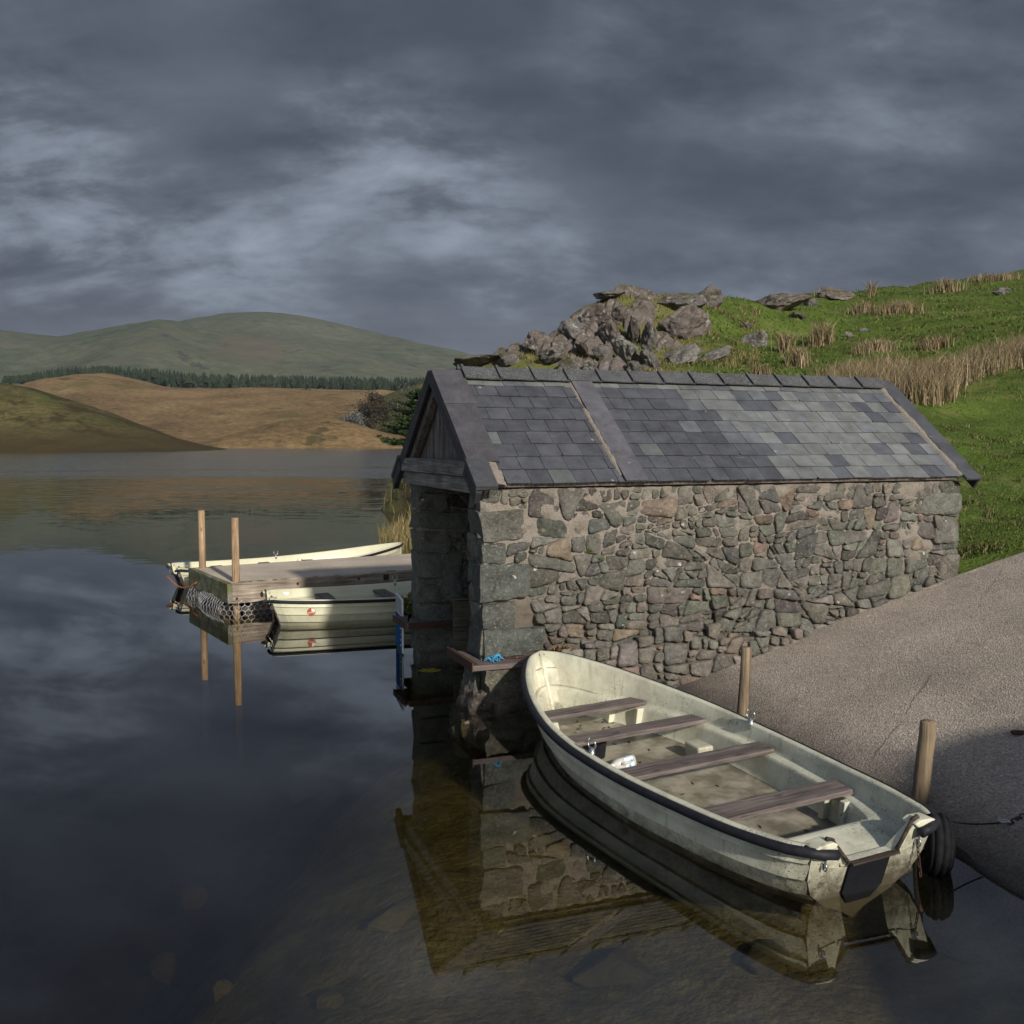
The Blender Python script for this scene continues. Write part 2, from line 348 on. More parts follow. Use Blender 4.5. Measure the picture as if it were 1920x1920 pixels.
bv=q.noise(P_,5,7,.7); bed=q.ramp(bv,[(.3,(.05,.043,.026)),(.5,(.098,.083,.05)),(.7,(.155,.132,.083))])
bed=q.mix(q.ramp(q.vor(P_,34),[(.05,.8),(.22,0)]),bed,(.20,.17,.11))
bed=q.mix(q.ramp(q.noise(P_,1.1,5,.6),[(.5,0),(.64,.7)]),bed,(.022,.019,.009))
t=q.mr(q.math('ADD',z,q.mr(q.noise(P_,4,4),0,1,-.12,.12)),.02,.12)
c=q.mix(t,bed,gr)
M['ground']=q.done(c,.95,q.bump(q.math('ADD',nff,q.math('MULTIPLY',nf,q.mr(z,-.1,.1,.25,1.2))),.9,.05),spec=.12)
ground=tag(g.build('ground',M['ground']),kind='structure')
def hit(px,py):
    r=ray(px,py); t=4.; 
    while t<130:
        p=Vector((0,0,CAMH))+r*t
        if terr(p.x,p.y)>p.z:
            for _ in range(14):
                t-=.02*1
                p=Vector((0,0,CAMH))+r*t
                if terr(p.x,p.y)<p.z: break
            return p
        t+=.2
    return None
# ------------------------------------------------------------------ water
q=N('lake_water'); P_=q.pos(); y=q.sep(P_,1)
wv=q.n('ShaderNodeMapping',{'Vector':P_,'Scale':(.9,2.4,1)}).outputs[0]
h1=q.noise(wv,1.1,4,.55); h2=q.noise(wv,4.2,3,.5)
lw=q.noise(q.n('ShaderNodeMapping',{'Vector':P_,'Scale':(.02,.08,1)}).outputs[0],1.,4,.6)
lane=q.mr(q.math('ADD',y,q.mr(lw,.25,.75,-34,34)),30,100,0,1,True)
mid=q.mr(q.math('ADD',y,q.mr(lw,.25,.75,-5,5)),20,34,0,1,True)
amp=q.math('ADD',q.math('ADD',.0035,q.math('MULTIPLY',mid,.045)),q.math('MULTIPLY',lane,.52))
c1=q.noise(wv,1.1,5,.6,fac=False); cc=q.n('ShaderNodeVectorMath',{0:c1,1:(.5,.5,.5)},operation='SUBTRACT').outputs[0]
cc=q.n('ShaderNodeVectorMath',{0:cc,1:(.55,1.,0)},operation='MULTIPLY').outputs[0]
cc=q.n('ShaderNodeVectorMath',{0:cc,'Scale':amp},operation='SCALE').outputs[0]
cyy=q.sep(cc,1); cyy=q.math('ADD',q.math('MULTIPLY',cyy,q.math('SUBTRACT',1.,lane)),q.math('MULTIPLY',q.math('MULTIPLY',q.math('ABSOLUTE',cyy),-1.),lane))
cc=q.n('ShaderNodeCombineXYZ',{0:q.sep(cc,0),1:cyy,2:0.}).outputs[0]
bp=q.n('ShaderNodeVectorMath',{0:q.n('ShaderNodeVectorMath',{0:cc,1:(0,0,1)},operation='ADD').outputs[0]},operation='NORMALIZE').outputs[0]
bf=q.n('ShaderNodeNewGeometry').outputs['Backfacing']
fr=q.n('ShaderNodeFresnel',{'IOR':q.mr(bf,0,1,1.88,1/1.88),'Normal':bp})
rg=q.math('MULTIPLY',lane,.11)
gl=q.n('ShaderNodeBsdfGlossy',{'Color':(1,1,1),'Roughness':rg,'Normal':bp}); tr=q.n('ShaderNodeBsdfTransparent',{'Color':(.97,.95,.90)})
mx=q.n('ShaderNodeMixShader',{0:fr.outputs[0],1:tr.outputs[0],2:gl.outputs[0]}); q.t.links.new(mx.outputs[0],q.out.inputs['Surface'])
va=q.n('ShaderNodeVolumeAbsorption',{'Color':(.74,.71,.42),'Density':1.0}); q.t.links.new(va.outputs[0],q.out.inputs['Volume'])
M['water']=q.m
wb=MB(); wb.box(-1500,700,-12,1400,-5,0)
wo=fix_normals(wb.build('water',M['water'])); tag(wo,kind='structure')
# ------------------------------------------------------------------ slipway ramp
edge=[(3.45,4.6),(3.14,6.06),(2.95,6.95),(2.72,7.7),(2.45,8.7),(2.15,9.8),(1.85,10.9),(1.66,11.5)]
def epoint(t):
    t*=len(edge)-1; i=min(int(t),len(edge)-2); a,b=edge[i],edge[i+1]; k=t-i; return (a[0]*(1-k)+b[0]*k,a[1]*(1-k)+b[1]*k)
farr=[(9.5,4.6),(9.5,6),(9.5,8),(9.5,10),(9.5,12),(9.4,13.0),(6.6,12.93),(5.45,12.62)]
def fpoint(t):
    t*=len(farr)-1; i=min(int(t),len(farr)-2); a,b=farr[i],farr[i+1]; k=t-i; return (a[0]*(1-k)+b[0]*k,a[1]*(1-k)+b[1]*k)
rp=MB(); rows=[]
for i in range(90):
    t=i/89; e=epoint(t); f_=fpoint(t); row=[(e[0]-.01,e[1],-.7)]
    for j in range(110):
        k=(j/109)**1.5; x=e[0]*(1-k)+f_[0]*k; y=e[1]*(1-k)+f_[1]*k
        zz=rampz(x,y)+.012*fbm((x*1.2,y*1.2,0),3)
        if j<3: zz-=[.05,.018,.004][j]; x+=.035*fbm((y*2.3,5,1),4)+.012*fbm((y*11,2,1),3)
        ed=min(1,max(0,(x-5.5)/.5)); 
        if i>80: y+=.05*fbm((x*2,3,0),3)
        row.append((x,y,zz))
    row.append((f_[0],f_[1]+.02,rampz(*f_)-.5)); rows.append(row)
rp.grid(rows)
def onrp(px,py):
    p=at_z(px,py,.3)
    for _ in range(12): p=at_z(px,py,rampz(p.x,p.y))
    return p
q=N('tarmac'); P_=q.pos()
b=q.ramp(q.vor(P_,62,1),[(.0,(.12,.10,.085)),(.35,(.345,.285,.225)),(.75,(.485,.40,.325)),(1.,(.77,.68,.585))])
b=q.mix(.35,b,q.ramp(q.noise(P_,110,3,.7),[(.3,(.13,.11,.095)),(.7,(.63,.53,.44))]))
b=q.mix(1.,b,q.ramp(q.noise(P_,.9,5,.6),[(.3,.8),(.7,1.15)]),'MULTIPLY')
b=q.mix(q.ramp(q.noise(P_,2.4,5,.7,1.2),[(.74,0),(.79,.5)]),b,(.09,.08,.075))
ck=q.n('ShaderNodeMapping',{'Vector':P_,'Rotation':(0,0,-.62),'Scale':(.25,1,1)}).outputs[0]
b=q.mix(q.math('MULTIPLY',q.ramp(q.vor(q.n('ShaderNodeVectorMath',{0:ck,1:q.n('ShaderNodeVectorMath',{0:q.noise(P_,2.5,4,fac=False),'Scale':.35},operation='SCALE').outputs[0]},operation='ADD').outputs[0],.55,0,'DISTANCE_TO_EDGE'),[(.0015,1),(.004,0)]),q.ramp(q.noise(P_,.5,2),[(.7,0),(.8,.5)])),b,(.03,.026,.024))
la,lb_=onrp(1660,1392),onrp(1925,1192); ln_=Vector((-(lb_-la).y,(lb_-la).x,0)).normalized()
dl=q.n('ShaderNodeVectorMath',{0:q.n('ShaderNodeVectorMath',{0:P_,1:tuple(la)},operation='SUBTRACT').outputs[0],1:tuple(ln_)},operation='DOT_PRODUCT').outputs['Value']
dl=q.math('ABSOLUTE',q.math('ADD',dl,q.mr(q.noise(P_,2.2,6,.7),0,1,-.09,.09)))
b=q.mix(q.math('MULTIPLY',q.mr(dl,.010,.004),q.ramp(q.noise(P_,1.7,3),[(.48,0),(.58,.6)])),b,(.06,.052,.045))
b=q.mix(q.math('MULTIPLY',q.ramp(q.noise(P_,1.3,7,.75,.6),[(.6,0),(.72,1)]),.45),b,(.16,.125,.095))
wet=q.mr(q.math('ADD',q.sep(P_,2),q.mr(q.noise(P_,3,5,.65),0,1,-.05,.05)),.24,.05)
b=q.mix(q.math('MULTIPLY',wet,.8),b,(.035,.030,.024))
M['tarmac']=q.done(b,.9,q.bump(q.math('ADD',q.vor(P_,62),q.noise(P_,120,3)),.8,.012),spec=.25)
tag(fix_normals(rp.build('slipway',M['tarmac'])),kind='structure')
# ------------------------------------------------------------------ rubble masonry
def power_cells(x0,x1,y0,y1,radii,aniso,seed,tight=.66,keep=None):
    rr=random.Random(seed); pts=[]
    ex=tight
    for r,n in radii:
        for _ in range(n):
            x,y=rr.uniform(x0,x1),rr.uniform(y0,y1)*aniso
            if keep and not keep(x,y/aniso): continue
            if all((x-a)**2+(y-b)**2>(ex*(r+c))**2 for a,b,c in pts): pts.append((x,y,r))
    cells=[]
    for i,(x,y,r) in enumerate(pts):
        poly=[(x-.6,y-.6),(x+.6,y-.6),(x+.6,y+.6),(x-.6,y+.6)]
        nb=sorted((p for k,p in enumerate(pts) if k!=i and abs(p[0]-x)<.9 and abs(p[1]-y)<.9),key=lambda p:(p[0]-x)**2+(p[1]-y)**2)[:26]
        clips=[]
        for a,b,c in nb:
            dx,dy=a-x,b-y; d2=dx*dx+dy*dy; k=.5*(d2+r*r-c*c)/d2
            clips.append((dx,dy,dx*(x+dx*k)+dy*(y+dy*k)))
        clips+=[(-1,0,-x0),(1,0,x1),(0,-1,-y0*aniso),(0,1,y1*aniso)]
        for nx,ny,dd in clips:
            o=[]; m=len(poly)
            for j in range(m):
                p,q_=poly[j],poly[(j+1)%m]; sp=nx*p[0]+ny*p[1]-dd; sq=nx*q_[0]+ny*q_[1]-dd
                if sp<=0: o.append(p)
                if sp*sq<0: t=sp/(sp-sq); o.append((p[0]+(q_[0]-p[0])*t,p[1]+(q_[1]-p[1])*t))
            poly=o
            if len(poly)<3: break
        if len(poly)>=3: cells.append(([(a,b/aniso) for a,b in poly],r))
    return cells
def split_cells(x0,x1,y0,y1,seed,amin=.0035,amax=.075,wide=1.7):
    # random splitting into angular, mostly four-sided stones, wider than high
    rr=random.Random(seed); todo=[[(x0,y0),(x1,y0),(x1,y1),(x0,y1)]]; out=[]
    while todo:
        P=todo.pop(); n=len(P); A=abs(sum(P[i][0]*P[(i+1)%n][1]-P[(i+1)%n][0]*P[i][1] for i in range(n)))/2
        w_=max(p[0] for p in P)-min(p[0] for p in P); h_=max(p[1] for p in P)-min(p[1] for p in P)
        lim=math.exp(rr.uniform(math.log(amin),math.log(amax)))
        if A<lim and w_<.62 and h_<.40: out.append((P,math.sqrt(A))); continue
        if A<.0012: continue
        cx=min(p[0] for p in P)+w_*rr.uniform(.3,.7); cy=min(p[1] for p in P)+h_*rr.uniform(.3,.7)
        if w_>h_*wide: a=math.pi/2+rr.gauss(0,.38)
        else: a=rr.gauss(0,.17)
        nx,ny=-math.sin(a),math.cos(a); dd=nx*cx+ny*cy; L=[];G=[]
        for i in range(n):
            p,q_=P[i],P[(i+1)%n]; sp=nx*p[0]+ny*p[1]-dd; sq=nx*q_[0]+ny*q_[1]-dd
            (L if sp<=0 else G).append(p)
            if sp*sq<0:
                t=sp/(sp-sq); m_=(p[0]+(q_[0]-p[0])*t,p[1]+(q_[1]-p[1])*t); L.append(m_); G.append(m_)
        for Q in (L,G):
            if len(Q)>2: todo.append(Q)
    return out
STONE_COLS=[(.128,.132,.112),(.145,.147,.128),(.108,.114,.100),(.15,.142,.124),(.118,.108,.098),(.165,.155,.135),(.115,.121,.112),(.085,.078,.072),(.125,.128,.112),(.14,.142,.125),(.19,.145,.105),(.10,.106,.095)]
def add_stone(mb,poly,mapf,h,gap,rr,cols=STONE_COLS,rough=1.,col=None):
    m=len(poly); cx=sum(p[0] for p in poly)/m; cy=sum(p[1] for p in poly)/m
    # resample outline, knock the corners off, roughen
    per=[math.dist(poly[i],poly[(i+1)%m]) for i in range(m)]; L=sum(per)
    if L<.12: return
    n=max(10,min(34,int(L/.028))); out=[]; i=0; acc=0
    for k in range(n):
        t=L*k/n
        while acc+per[i]<t: acc+=per[i]; i+=1
        a,b=poly[i],poly[(i+1)%m]; u=(t-acc)/per[i]; out.append((a[0]+(b[0]-a[0])*u,a[1]+(b[1]-a[1])*u))
    sm=out
    for _ in range(2): sm=[((sm[k-1][0]+2*sm[k][0]+sm[(k+1)%n][0])/4,(sm[k-1][1]+2*sm[k][1]+sm[(k+1)%n][1])/4) for k in range(n)]
    ang=rr.uniform(0,6.28)
    ring0=[]
    for x,y in sm:
        dx,dy=x-cx,y-cy; l=math.hypot(dx,dy) or 1; e=gap*(.6+.9*rr.random())+.012*rough*max(-.6,fbm((x*14,y*14,ang),2))
        s=max(.3,(l-e)/l); ring0.append((cx+dx*s,cy+dy*s))
    tx,ty=rr.uniform(-.16,.16)*rough,rr.uniform(-.17,.14)*rough
    base=col or rr.choice(cols); lu=.35*base[0]+.5*base[1]+.15*base[2]; base=tuple((lu+(v-lu)*.72)*w_ for v,w_ in zip(base,(1.2,1.14,1.05))); f=rr.uniform(.8,1.32); c=tuple(x*f*rr.uniform(.95,1.05) for x in base)
    vs=[];fs=[]
    def ring(s,hh):
        for x,y in ring0:
            X,Y=cx+(x-cx)*s,cy+(y-cy)*s
            H=-.03 if hh is None else h*hh+((X-cx)*tx+(Y-cy)*ty)+.010*rough*fbm((X*9,Y*9,ang),3)
            vs.append(mapf(X,Y,H))
    ring(1.01,None); ring(1.,.45); ring(.955,.88); ring(.66,1.0); ring(.3,1.06)
    vs.append(mapf(cx,cy,h*1.1+.006*fbm((cx*9,cy*9,ang),2)))
    for r_ in range(4):
        for k in range(n):
            l=(k+1)%n; fs.append((r_*n+k,r_*n+l,(r_+1)*n+l,(r_+1)*n+k))
    for k in range(n): fs.append((4*n+k,4*n+(k+1)%n,5*n))
    mb.add(vs,fs,c,True)
def quoin(mb,x0,x1,y0,y1,z0,z1,col,seed,amp=.019):
    # roughly squared block with broken arrises
    n=9; rr=random.Random(seed); o=rr.uniform(0,50); jc={(a,b,c):Vector([rr.uniform(-1,1)*min(.035,amp*2.2) for _ in range(3)]) for a in (-1,1) for b in (-1,1) for c in (-1,1)}
    ctr=Vector(((x0+x1)/2,(y0+y1)/2,(z0+z1)/2)); hs=Vector(((x1-x0)/2,(y1-y0)/2,(z1-z0)/2))
    def P(a,b,c):
        v=Vector((a,b,c)); rd=.014
        p=Vector((a*hs.x,b*hs.y,c*hs.z))
        inner=Vector([max(-hs[i]+rd,min(hs[i]-rd,p[i])) for i in range(3)]); d=p-inner
        if d.length>1e-6: p=inner+d.normalized()*rd
        p+=ctr; nz=Vector((fbm((p.x*6+o,p.y*6,p.z*6),4),fbm((p.x*6,p.y*6+o,p.z*6),4),fbm((p.x*6,p.y*6,p.z*6+o),4)))
        J=Vector((0,0,0))
        for k_,w_ in jc.items(): J+=w_*((1+k_[0]*a)*(1+k_[1]*b)*(1+k_[2]*c)/8)
        return p+nz*amp+J+Vector((0,-1,0))*.012*abs(fbm((p.x*16+o,p.y*16,p.z*16),4))
    for ax in range(3):
        for sg in (-1,1):
            G=[]
            for i in range(n+1):
                row=[]
                for j in range(n+1):
                    l=[2*i/n-1,2*j/n-1]; l.insert(ax,sg); row.append(P(*l))
                G.append(row)
            mb.grid(G,col,True,flip=(sg>0)==(ax==1))
house=tag(empty('stone_boathouse',HO,HYAW),'rubble stone boathouse with slate gable roof standing over the water beside the slipway','boathouse')
EZ,AZ,RV=2.34,3.66,1.61            # eave height, ridge height, ridge at v
Y0,Y1=.09,.52; S0,S1=.12,6.44; F0,F1=2.51,2.95; WT=2.30
def foot(s):                        # where the slipway meets the long wall
    p=hw(s,Y0); return max(-.62,rampz(p.x,p.y)-.12) if s>1.6 else -.62
stones=MB(); mort=MB(); rr=random.Random(3)
QZ=[(-.66,-.12),(-.12,.40),(.52,.83),(.83,1.13),(1.13,1.50),(1.50,1.76),(1.76,2.08)]
QL=[.62,.55,.68,.36,.54,.27,.47]
fmap=lambda a,z,h:(a,Y0-h,z)
def inq(s,z):
    for (a,b),l in zip(QZ,QL):
        if a-.02<z<b+.02 and s<S0+l+.06: return True
    return z>.38 and z<.54 and s<1.0
cells=split_cells(S0,S1,-.6,WT,5,.009,.17,1.55)
for poly,r in cells:
    cx=sum(p[0] for p in poly)/len(poly); cz=sum(p[1] for p in poly)/len(poly)
    if inq(cx,cz) or cz<foot(cx)-.1: continue
    hgt=rr.uniform(.006,.05)*(1.15 if cz<1.1 else .85)
    if cz>2.2: hgt*=.5
    add_stone(stones,poly,fmap,hgt,rr.uniform(.002,.012),rr)
for k,((a,b),l) in enumerate(zip(QZ,QL)):
    c=rr.choice([(.130,.133,.115),(.118,.124,.108),(.145,.138,.118),(.11,.118,.104)])
    if k<2: continue
    dep=[.3,.34,.43,.43,.40,.43,.40][k]
    quoin(stones,S0-.015,S0+l,Y0-.03,Y0+dep,a+.008,b-.008,c,k)
# rough boulders of the pier below the ledge
for k,(s,v,z,sx,sy,sz) in enumerate([(.38,.10,.27,.50,.36,.20),(.80,.14,.26,.36,.34,.22),(.16,.30,.26,.26,.34,.20),(.50,.07,.08,.62,.44,.14),(.12,.20,.06,.34,.42,.15),(.95,.12,.05,.40,.36,.17),(.34,.06,-.16,.66,.5,.17),(.98,.10,-.1,.5,.4,.34),(.10,.42,-.2,.3,.4,.3),(.05,.02,-.24,.34,.24,.15),(.50,-.02,-.20,.30,.22,.17),(.16,.36,-.2,.24,.22,.17),(.85,.0,-.16,.28,.2,.2),(-.02,.16,-.36,.3,.28,.14),(.62,-.1,-.42,.3,.25,.15),(1.25,-.02,-.16,.28,.2,.2),(1.6,0.,-.1,.25,.18,.2)]):
    quoin(stones,s-sx/2*1.02,s+sx/2*1.02,v-sy/2*1.02,v+sy/2*1.02,z-sz*(.5 if sz>.25 else .9),z+sz*(.5 if sz>.25 else .9),[(.16,.15,.11),(.12,.11,.09),(.13,.135,.115),(.14,.105,.08),(.11,.09,.075),(.1,.085,.07)][k%6],30+k,.06)
for k,z in enumerate([2.02,1.66,1.22,.84,.46,.1,-.24]):     # far corner quoins
    l=[.62,.4,.3,.66,.4,.5,.5][k]; h_=[.3,.3,.38,.34,.34,.3,.3][k]
    poly=[(S1-l,z-h_*.46),(S1-.0,z-h_*.48),(S1+.0,z+h_*.46),(S1-l*.75,z+h_*.45),(S1-l*.97,z+h_*.2)]
    add_stone(stones,poly,fmap,.05,.004,rr,col=(.145,.15,.13))
# mortar skin of the long wall
rows=[]
for i in range(0,131):
    z=-.62+(WT+.62)*i/130; row=[]
    for j in range(0,300):
        s=S0+.02+(S1-S0-.02)*j/299
        t=min(1,max(0.15,(z+.35*fbm((s*.8,z*.8,2),3)-.7)/.9))
        d=-.026+.020*t+.032*fbm((s*6,z*7,0),6)+(.022*fbm((s*1.3,z*1.3,7),3))*t
        if z>2.16: d+=.022*(z-2.16)/.14
        row.append((s,Y0-d,z))
    rows.append(row)
mort.grid(rows)
mort.box(S0+.02,S1,Y0+.06,Y1,-.7,WT)                       # wall core
mort.box(S0+.02,S1-.01,F0+.03,F1-.02,-.9,WT-.002); mort.box(6.05,S1-.002,Y1+.002,F0+.028,-.7,WT+.001)
mort.prism([(Y1,WT+.002),(F0,WT+.002),(RV,WT+.95)],0,6.1,6.44)
# end faces and inner faces
for poly,r in power_cells(Y0,Y1,-.7,WT,[(.2,30),(.12,300)],1.3,11):
    add_stone(stones,poly,lambda a,z,h:(S0+.02-h,a,z),.02,.006,rr)
z=-.75; k=0
while z<WT-.05:
    h_=rr.uniform(.24,.36); l=rr.choice([.42,.62,.36,.55]); c=rr.choice([(.15,.16,.135),(.14,.15,.13),(.16,.155,.13)])
    quoin(stones,S0-.01,S0+l,F0-.02,F1,z+.006,min(z+h_,WT)-.006,c,60+k); z+=h_; k+=1
for poly,r in split_cells(S0+.3,S1-.6,-.7,WT,12):
    add_stone(stones,poly,lambda a,z,h:(a,F0+.03-h,z),rr.uniform(.01,.04),.008,rr)
for poly,r in power_cells(S0+.3,S1-.4,-.7,WT,[(.22,80),(.15,400)],1.5,13):
    add_stone(stones,poly,lambda a,z,h:(a,F1-.02+h,z),rr.uniform(.01,.04),.008,rr)
for poly,r in power_cells(Y0,F1,-.2,WT,[(.2,80),(.13,300)],1.5,14):
    add_stone(stones,poly,lambda a,z,h:(S1+h,a,z),rr.uniform(.01,.04),.008,rr)
fix_normals(mort.build('mortar',M['mortar'],house)); fix_normals(stones.build('stone_wall',M['stone'],house))
# projecting foundation course
fd=MB(); fm=MB(); PK=[(.20,.165,.135),(.165,.155,.135),(.22,.175,.14),(.15,.15,.135),(.19,.17,.15),(.13,.125,.115)]
def ftop(s): return .70+.03*math.sin(s*3)-(.05 if s<1.3 else 0)
for poly,r in split_cells(.98,4.15,-.62,.75,21,.016,.085,1.3):
    cx=sum(p[0] for p in poly)/len(poly); cz=sum(p[1] for p in poly)/len(poly)
    if cz>ftop(cx)-.05 or cz<foot(cx)-.1: continue
    add_stone(fd,poly,lambda a,z,h:(a,Y0-.10-h,z),rr.uniform(.02,.06),.010,rr,PK)
rows=[]
for i in range(40):
    z=-.65+1.34*i/39; rows.append([(s_,Y0-.085-.012*fbm((s_*8,z*8,3),4)+ (.05 if i==39 else 0),min(z,ftop(s_)-.13+.06*fbm((s_*5,2,2),3))) for s_ in [.98+3.17*j/80 for j in range(81)]])
rows.append([(p[0],Y0+.03,p[2]+.01) for p in rows[-1]]); fm.grid(rows)
fo=fix_normals(fd.build('foundation_stones',M['stone'],house)); fix_normals(fm.build('foundation_mortar',M['mortar'],house))
# ------------------------------------------------------------------ roof
SL=Vector((0,RV,AZ-EZ-.07)); SLEN=SL.length; SD=SL.normalized(); NRM=Vector((0,-SD.z,SD.y))
def rf(s,t,h,back=False):           # s along, t up the slope from the eave, h off the plane
    p=Vector((0,-.03,EZ))+SD*t+NRM*h
    return (s,2*RV-p.y if back else p.y,p.z)
roof=MB(); rr=random.Random(8); GA=.222
def slates(back):
    k=0; t=0
    while t<SLEN-.06:
        s=.36-(.13 if k%2 else 0)+rr.uniform(-.02,.02)
        while s<6.30:
            wd=.25+rr.uniform(-.022,.022)+(.0 if rr.random()<.93 else .08)
            a,b=max(.30,s)+.0025,min(6.37,s+wd)-.003
            if b-a>.03:
                tt=t+rr.uniform(-.006,.006); e=min(t+.42,SLEN)
                bx=3.55-.28*k*.4+rr.uniform(-.35,.35)
                u=rr.random()
                if s<bx: c=(.062,.064,.075) if u<.955 else (.10,.11,.108)
                else: c=(.142,.147,.146) if u<.66 else ((.108,.115,.125) if u<.86 else (.075,.079,.092))
                if k>=8: c=(.14,.145,.14) if u<.6 else (.095,.1,.11)
                f=rr.uniform(.84,1.15); c=tuple(x*f for x in c)
                h0=.022+rr.uniform(0,.007); h1=.002
                sk=rr.uniform(-.004,.004); ch=rr.random()
                lo=[(a,tt+sk),(b,tt-sk)]
                if ch<.08: lo=[(a,tt+.02),(a+.03,tt),(b,tt)]
                elif ch<.16: lo=[(a,tt),(b-.04,tt),(b,tt+.025)]
                n=len(lo); top=[(b,e),(a,e)]
                vs=[rf(x,y,h0+.008,back) for x,y in lo]+[rf(x,y,h1+.008,back) for x,y in top]
                vs+=[rf(x,y,h0,back) for x,y in lo]+[rf(x,y,h1,back) for x,y in top]
                m=n+2; fs=[tuple(range(m)),tuple(range(m,2*m))[::-1]]+[(i,i+m,(i+1)%m+m,(i+1)%m) for i in range(m)]
                if back: fs=[f_[::-1] for f_ in fs]
                roof.add(vs,fs,c)
            s+=wd
        t+=GA*(.93 if k>6 else 1.0); k+=1
slates(False); slates(True)
roof.build('slate_roof',M['slate'],house)
ub=MB()
for back in (False,True):
    vs=[rf(s,t,h,back) for s in (.16,6.37) for t in (.03,SLEN) for h in (-.05,-.004)]
    ub.add(vs,[(0,1,3,2),(4,6,7,5),(0,4,5,1),(2,3,7,6),(0,2,6,4),(1,5,7,3)])
fix_normals(ub.build('roof_boarding',M['gable'],house))
def slab(mb,s0,s1,t0,t1,h0,h1,col,back=False,jit=.004,lip=0):
    vs=[]
    for s in (s0,s1):
        for t in (t0,t1):
            for h in (h0,h1): vs.append(Vector(rf(s+rr.uniform(-jit,jit),t+rr.uniform(-jit,jit),h,back)))
    mb.add(vs,[(0,1,3,2),(4,6,7,5),(0,4,5,1),(2,3,7,6),(0,2,6,4),(1,5,7,3)],col)
VC=(.066,.062,.069)
for back in (False,True):
    for k,(a,b) in enumerate([(1.36,2.02),(.66,1.345),(.34,.655)]):
        m=MB(); f=rr.uniform(.9,1.12); slab(m,-.0,.36+rr.uniform(-.01,.015),a,b,.028,.06,tuple(x*f for x in VC),back)
        fix_normals(m.build('verge_slab',M['slate'],house,.004))
    m=MB(); slab(m,-.03,.215,-.10,.345,.03,.085,(.05,.05,.056),back); slab(m,-.02,.045,-.13,.34,-.12,.018,(.03,.03,.034),back); fix_normals(m.build('verge_slab',M['slate'],house,.004))
    m=MB(); slab(m,-.005,.035,.34,2.06,-.115,.026,(.035,.035,.04),back,.002); fix_normals(m.build('bargeboard',M['slate'],house,.003))
    for k,(a,b) in enumerate([(1.3,2.03),(.62,1.295),(-.08,.61)]):
        m=MB(); slab(m,6.36,6.60,a,b,.028,.062,(.06,.062,.07),back); fix_normals(m.build('verge_slab',M['slate'],house,.004))
    m=MB(); slab(m,6.565,6.595,-.07,2.03,-.11,.026,(.035,.035,.04),back,.002); fix_normals(m.build('bargeboard',M['slate'],house,.003))
m=MB(); slab(m,1.70,1.97,-.015,2.0,.036,.066,(.09,.086,.098)); fix_normals(m.build('cover_slab',M['slate'],house,.004))
def fillet(s,w,t0,t1,h,amp=.02,side=1):
    n=90; rows=[]; fl=MB()
    for i in range(n+1):
        t=t0+(t1-t0)*i/n; g_=.5+.9*fbm((t*3,s,1),4); ww=max(.004,w*(.75+g_*.6)); 
        rows.append([rf(s,t,.0),rf(s,t,h*(.7+.5*g_)),rf(s+side*ww*.6,t,h*.75*(.7+.4*g_)),rf(s+side*ww,t,.006)])
    fl.grid(rows,flip=side<0); fix_normals(fl.build('verge_mortar',M['mortar'],house))
fillet(.352,.018,.34,2.0,.045); fillet(.21,.15,-.02,.40,.05); fillet(1.705,.035,.1,1.85,.055,side=-1); fillet(6.365,.05,0,2.0,.06,side=-1)

# ridge tiles
NT=14; L0,L1=.36,6.42; tl=(L1-L0)/NT
for k in range(NT):
    m=MB(); a=L0+k*tl; b=a+tl+.03; f=rr.uniform(.8,1.2); c=tuple(x*f for x in (.060,.061,.066)); lift=.012
    for back in (False,True):
        vs=[]
        for s,h in ((a,.062+lift*.2),(b,.062-lift)):
            for t in (SLEN-.20,SLEN+.01):
                for th in (0,.022): vs.append(Vector(rf(s,t+(0.02 if th and t>SLEN else 0),h+th,back)))
        m.add(vs,[(0,1,3,2),(4,6,7,5),(0,4,5,1),(2,3,7,6),(0,2,6,4),(1,5,7,3)],c)
        vs=[]
        for s in (a-.004,a+.028):                      # raised collar on the lap
            for t in (SLEN-.205,SLEN+.012):
                for th in (.018,.048): vs.append(Vector(rf(s,t+(.03 if th>.03 and t>SLEN else 0),.062+th-.004,back)))
        m.add(vs,[(0,1,3,2),(4,6,7,5),(0,4,5,1),(2,3,7,6),(0,2,6,4),(1,5,7,3)],c)
    fix_normals(m.build('ridge_tile',M['ridge'],house,.004))
rb=MB(); rows=[]
for i in range(160):
    s=L0+(L1-L0)*i/159; d=.012*fbm((s*9,0,0),3); rows.append([rf(s,SLEN-.205+d,.03),rf(s,SLEN-.18+d,.055),rf(s,SLEN-.15,.062)])
pass
# ------------------------------------------------------------------ timber gable
def roofz(v): return EZ+(AZ-EZ-.07)*(min(v,2*RV-v)+.03)/RV
gb=MB(); v=.34
while v<2.86:
    w_=rr.uniform(.13,.19); a,b=v,min(v+w_-.012,2.88); x=.17+rr.uniform(-.012,.012)
    za,zb=roofz(a)-.10,roofz(b)-.10
    pts=[(a,2.5),(b,2.5),(b,zb)]+([(RV,roofz(RV)-.1)] if a<RV<b else [])+[(a,za)]
    gb.prism(pts,0,x,x+.03); v+=w_
fix_normals(gb.build('gable_boards',M['gable'],house))
for sg in (False,True):
    m=MB(); vs=[rf(s,t,h,sg) for s in (.06,.15) for t in (.34,SLEN-.05) for h in (-.20,-.055)]
    m.add(vs,[(0,1,3,2),(4,6,7,5),(0,4,5,1),(2,3,7,6),(0,2,6,4),(1,5,7,3)]); fix_normals(m.build('rafter',M['gable'],house,.006))
m=MB(); m.box(.0,.13,.17,3.16,2.425,2.59,jit=.008); m.build('tie_beam',M['gbeam'],house,.008)
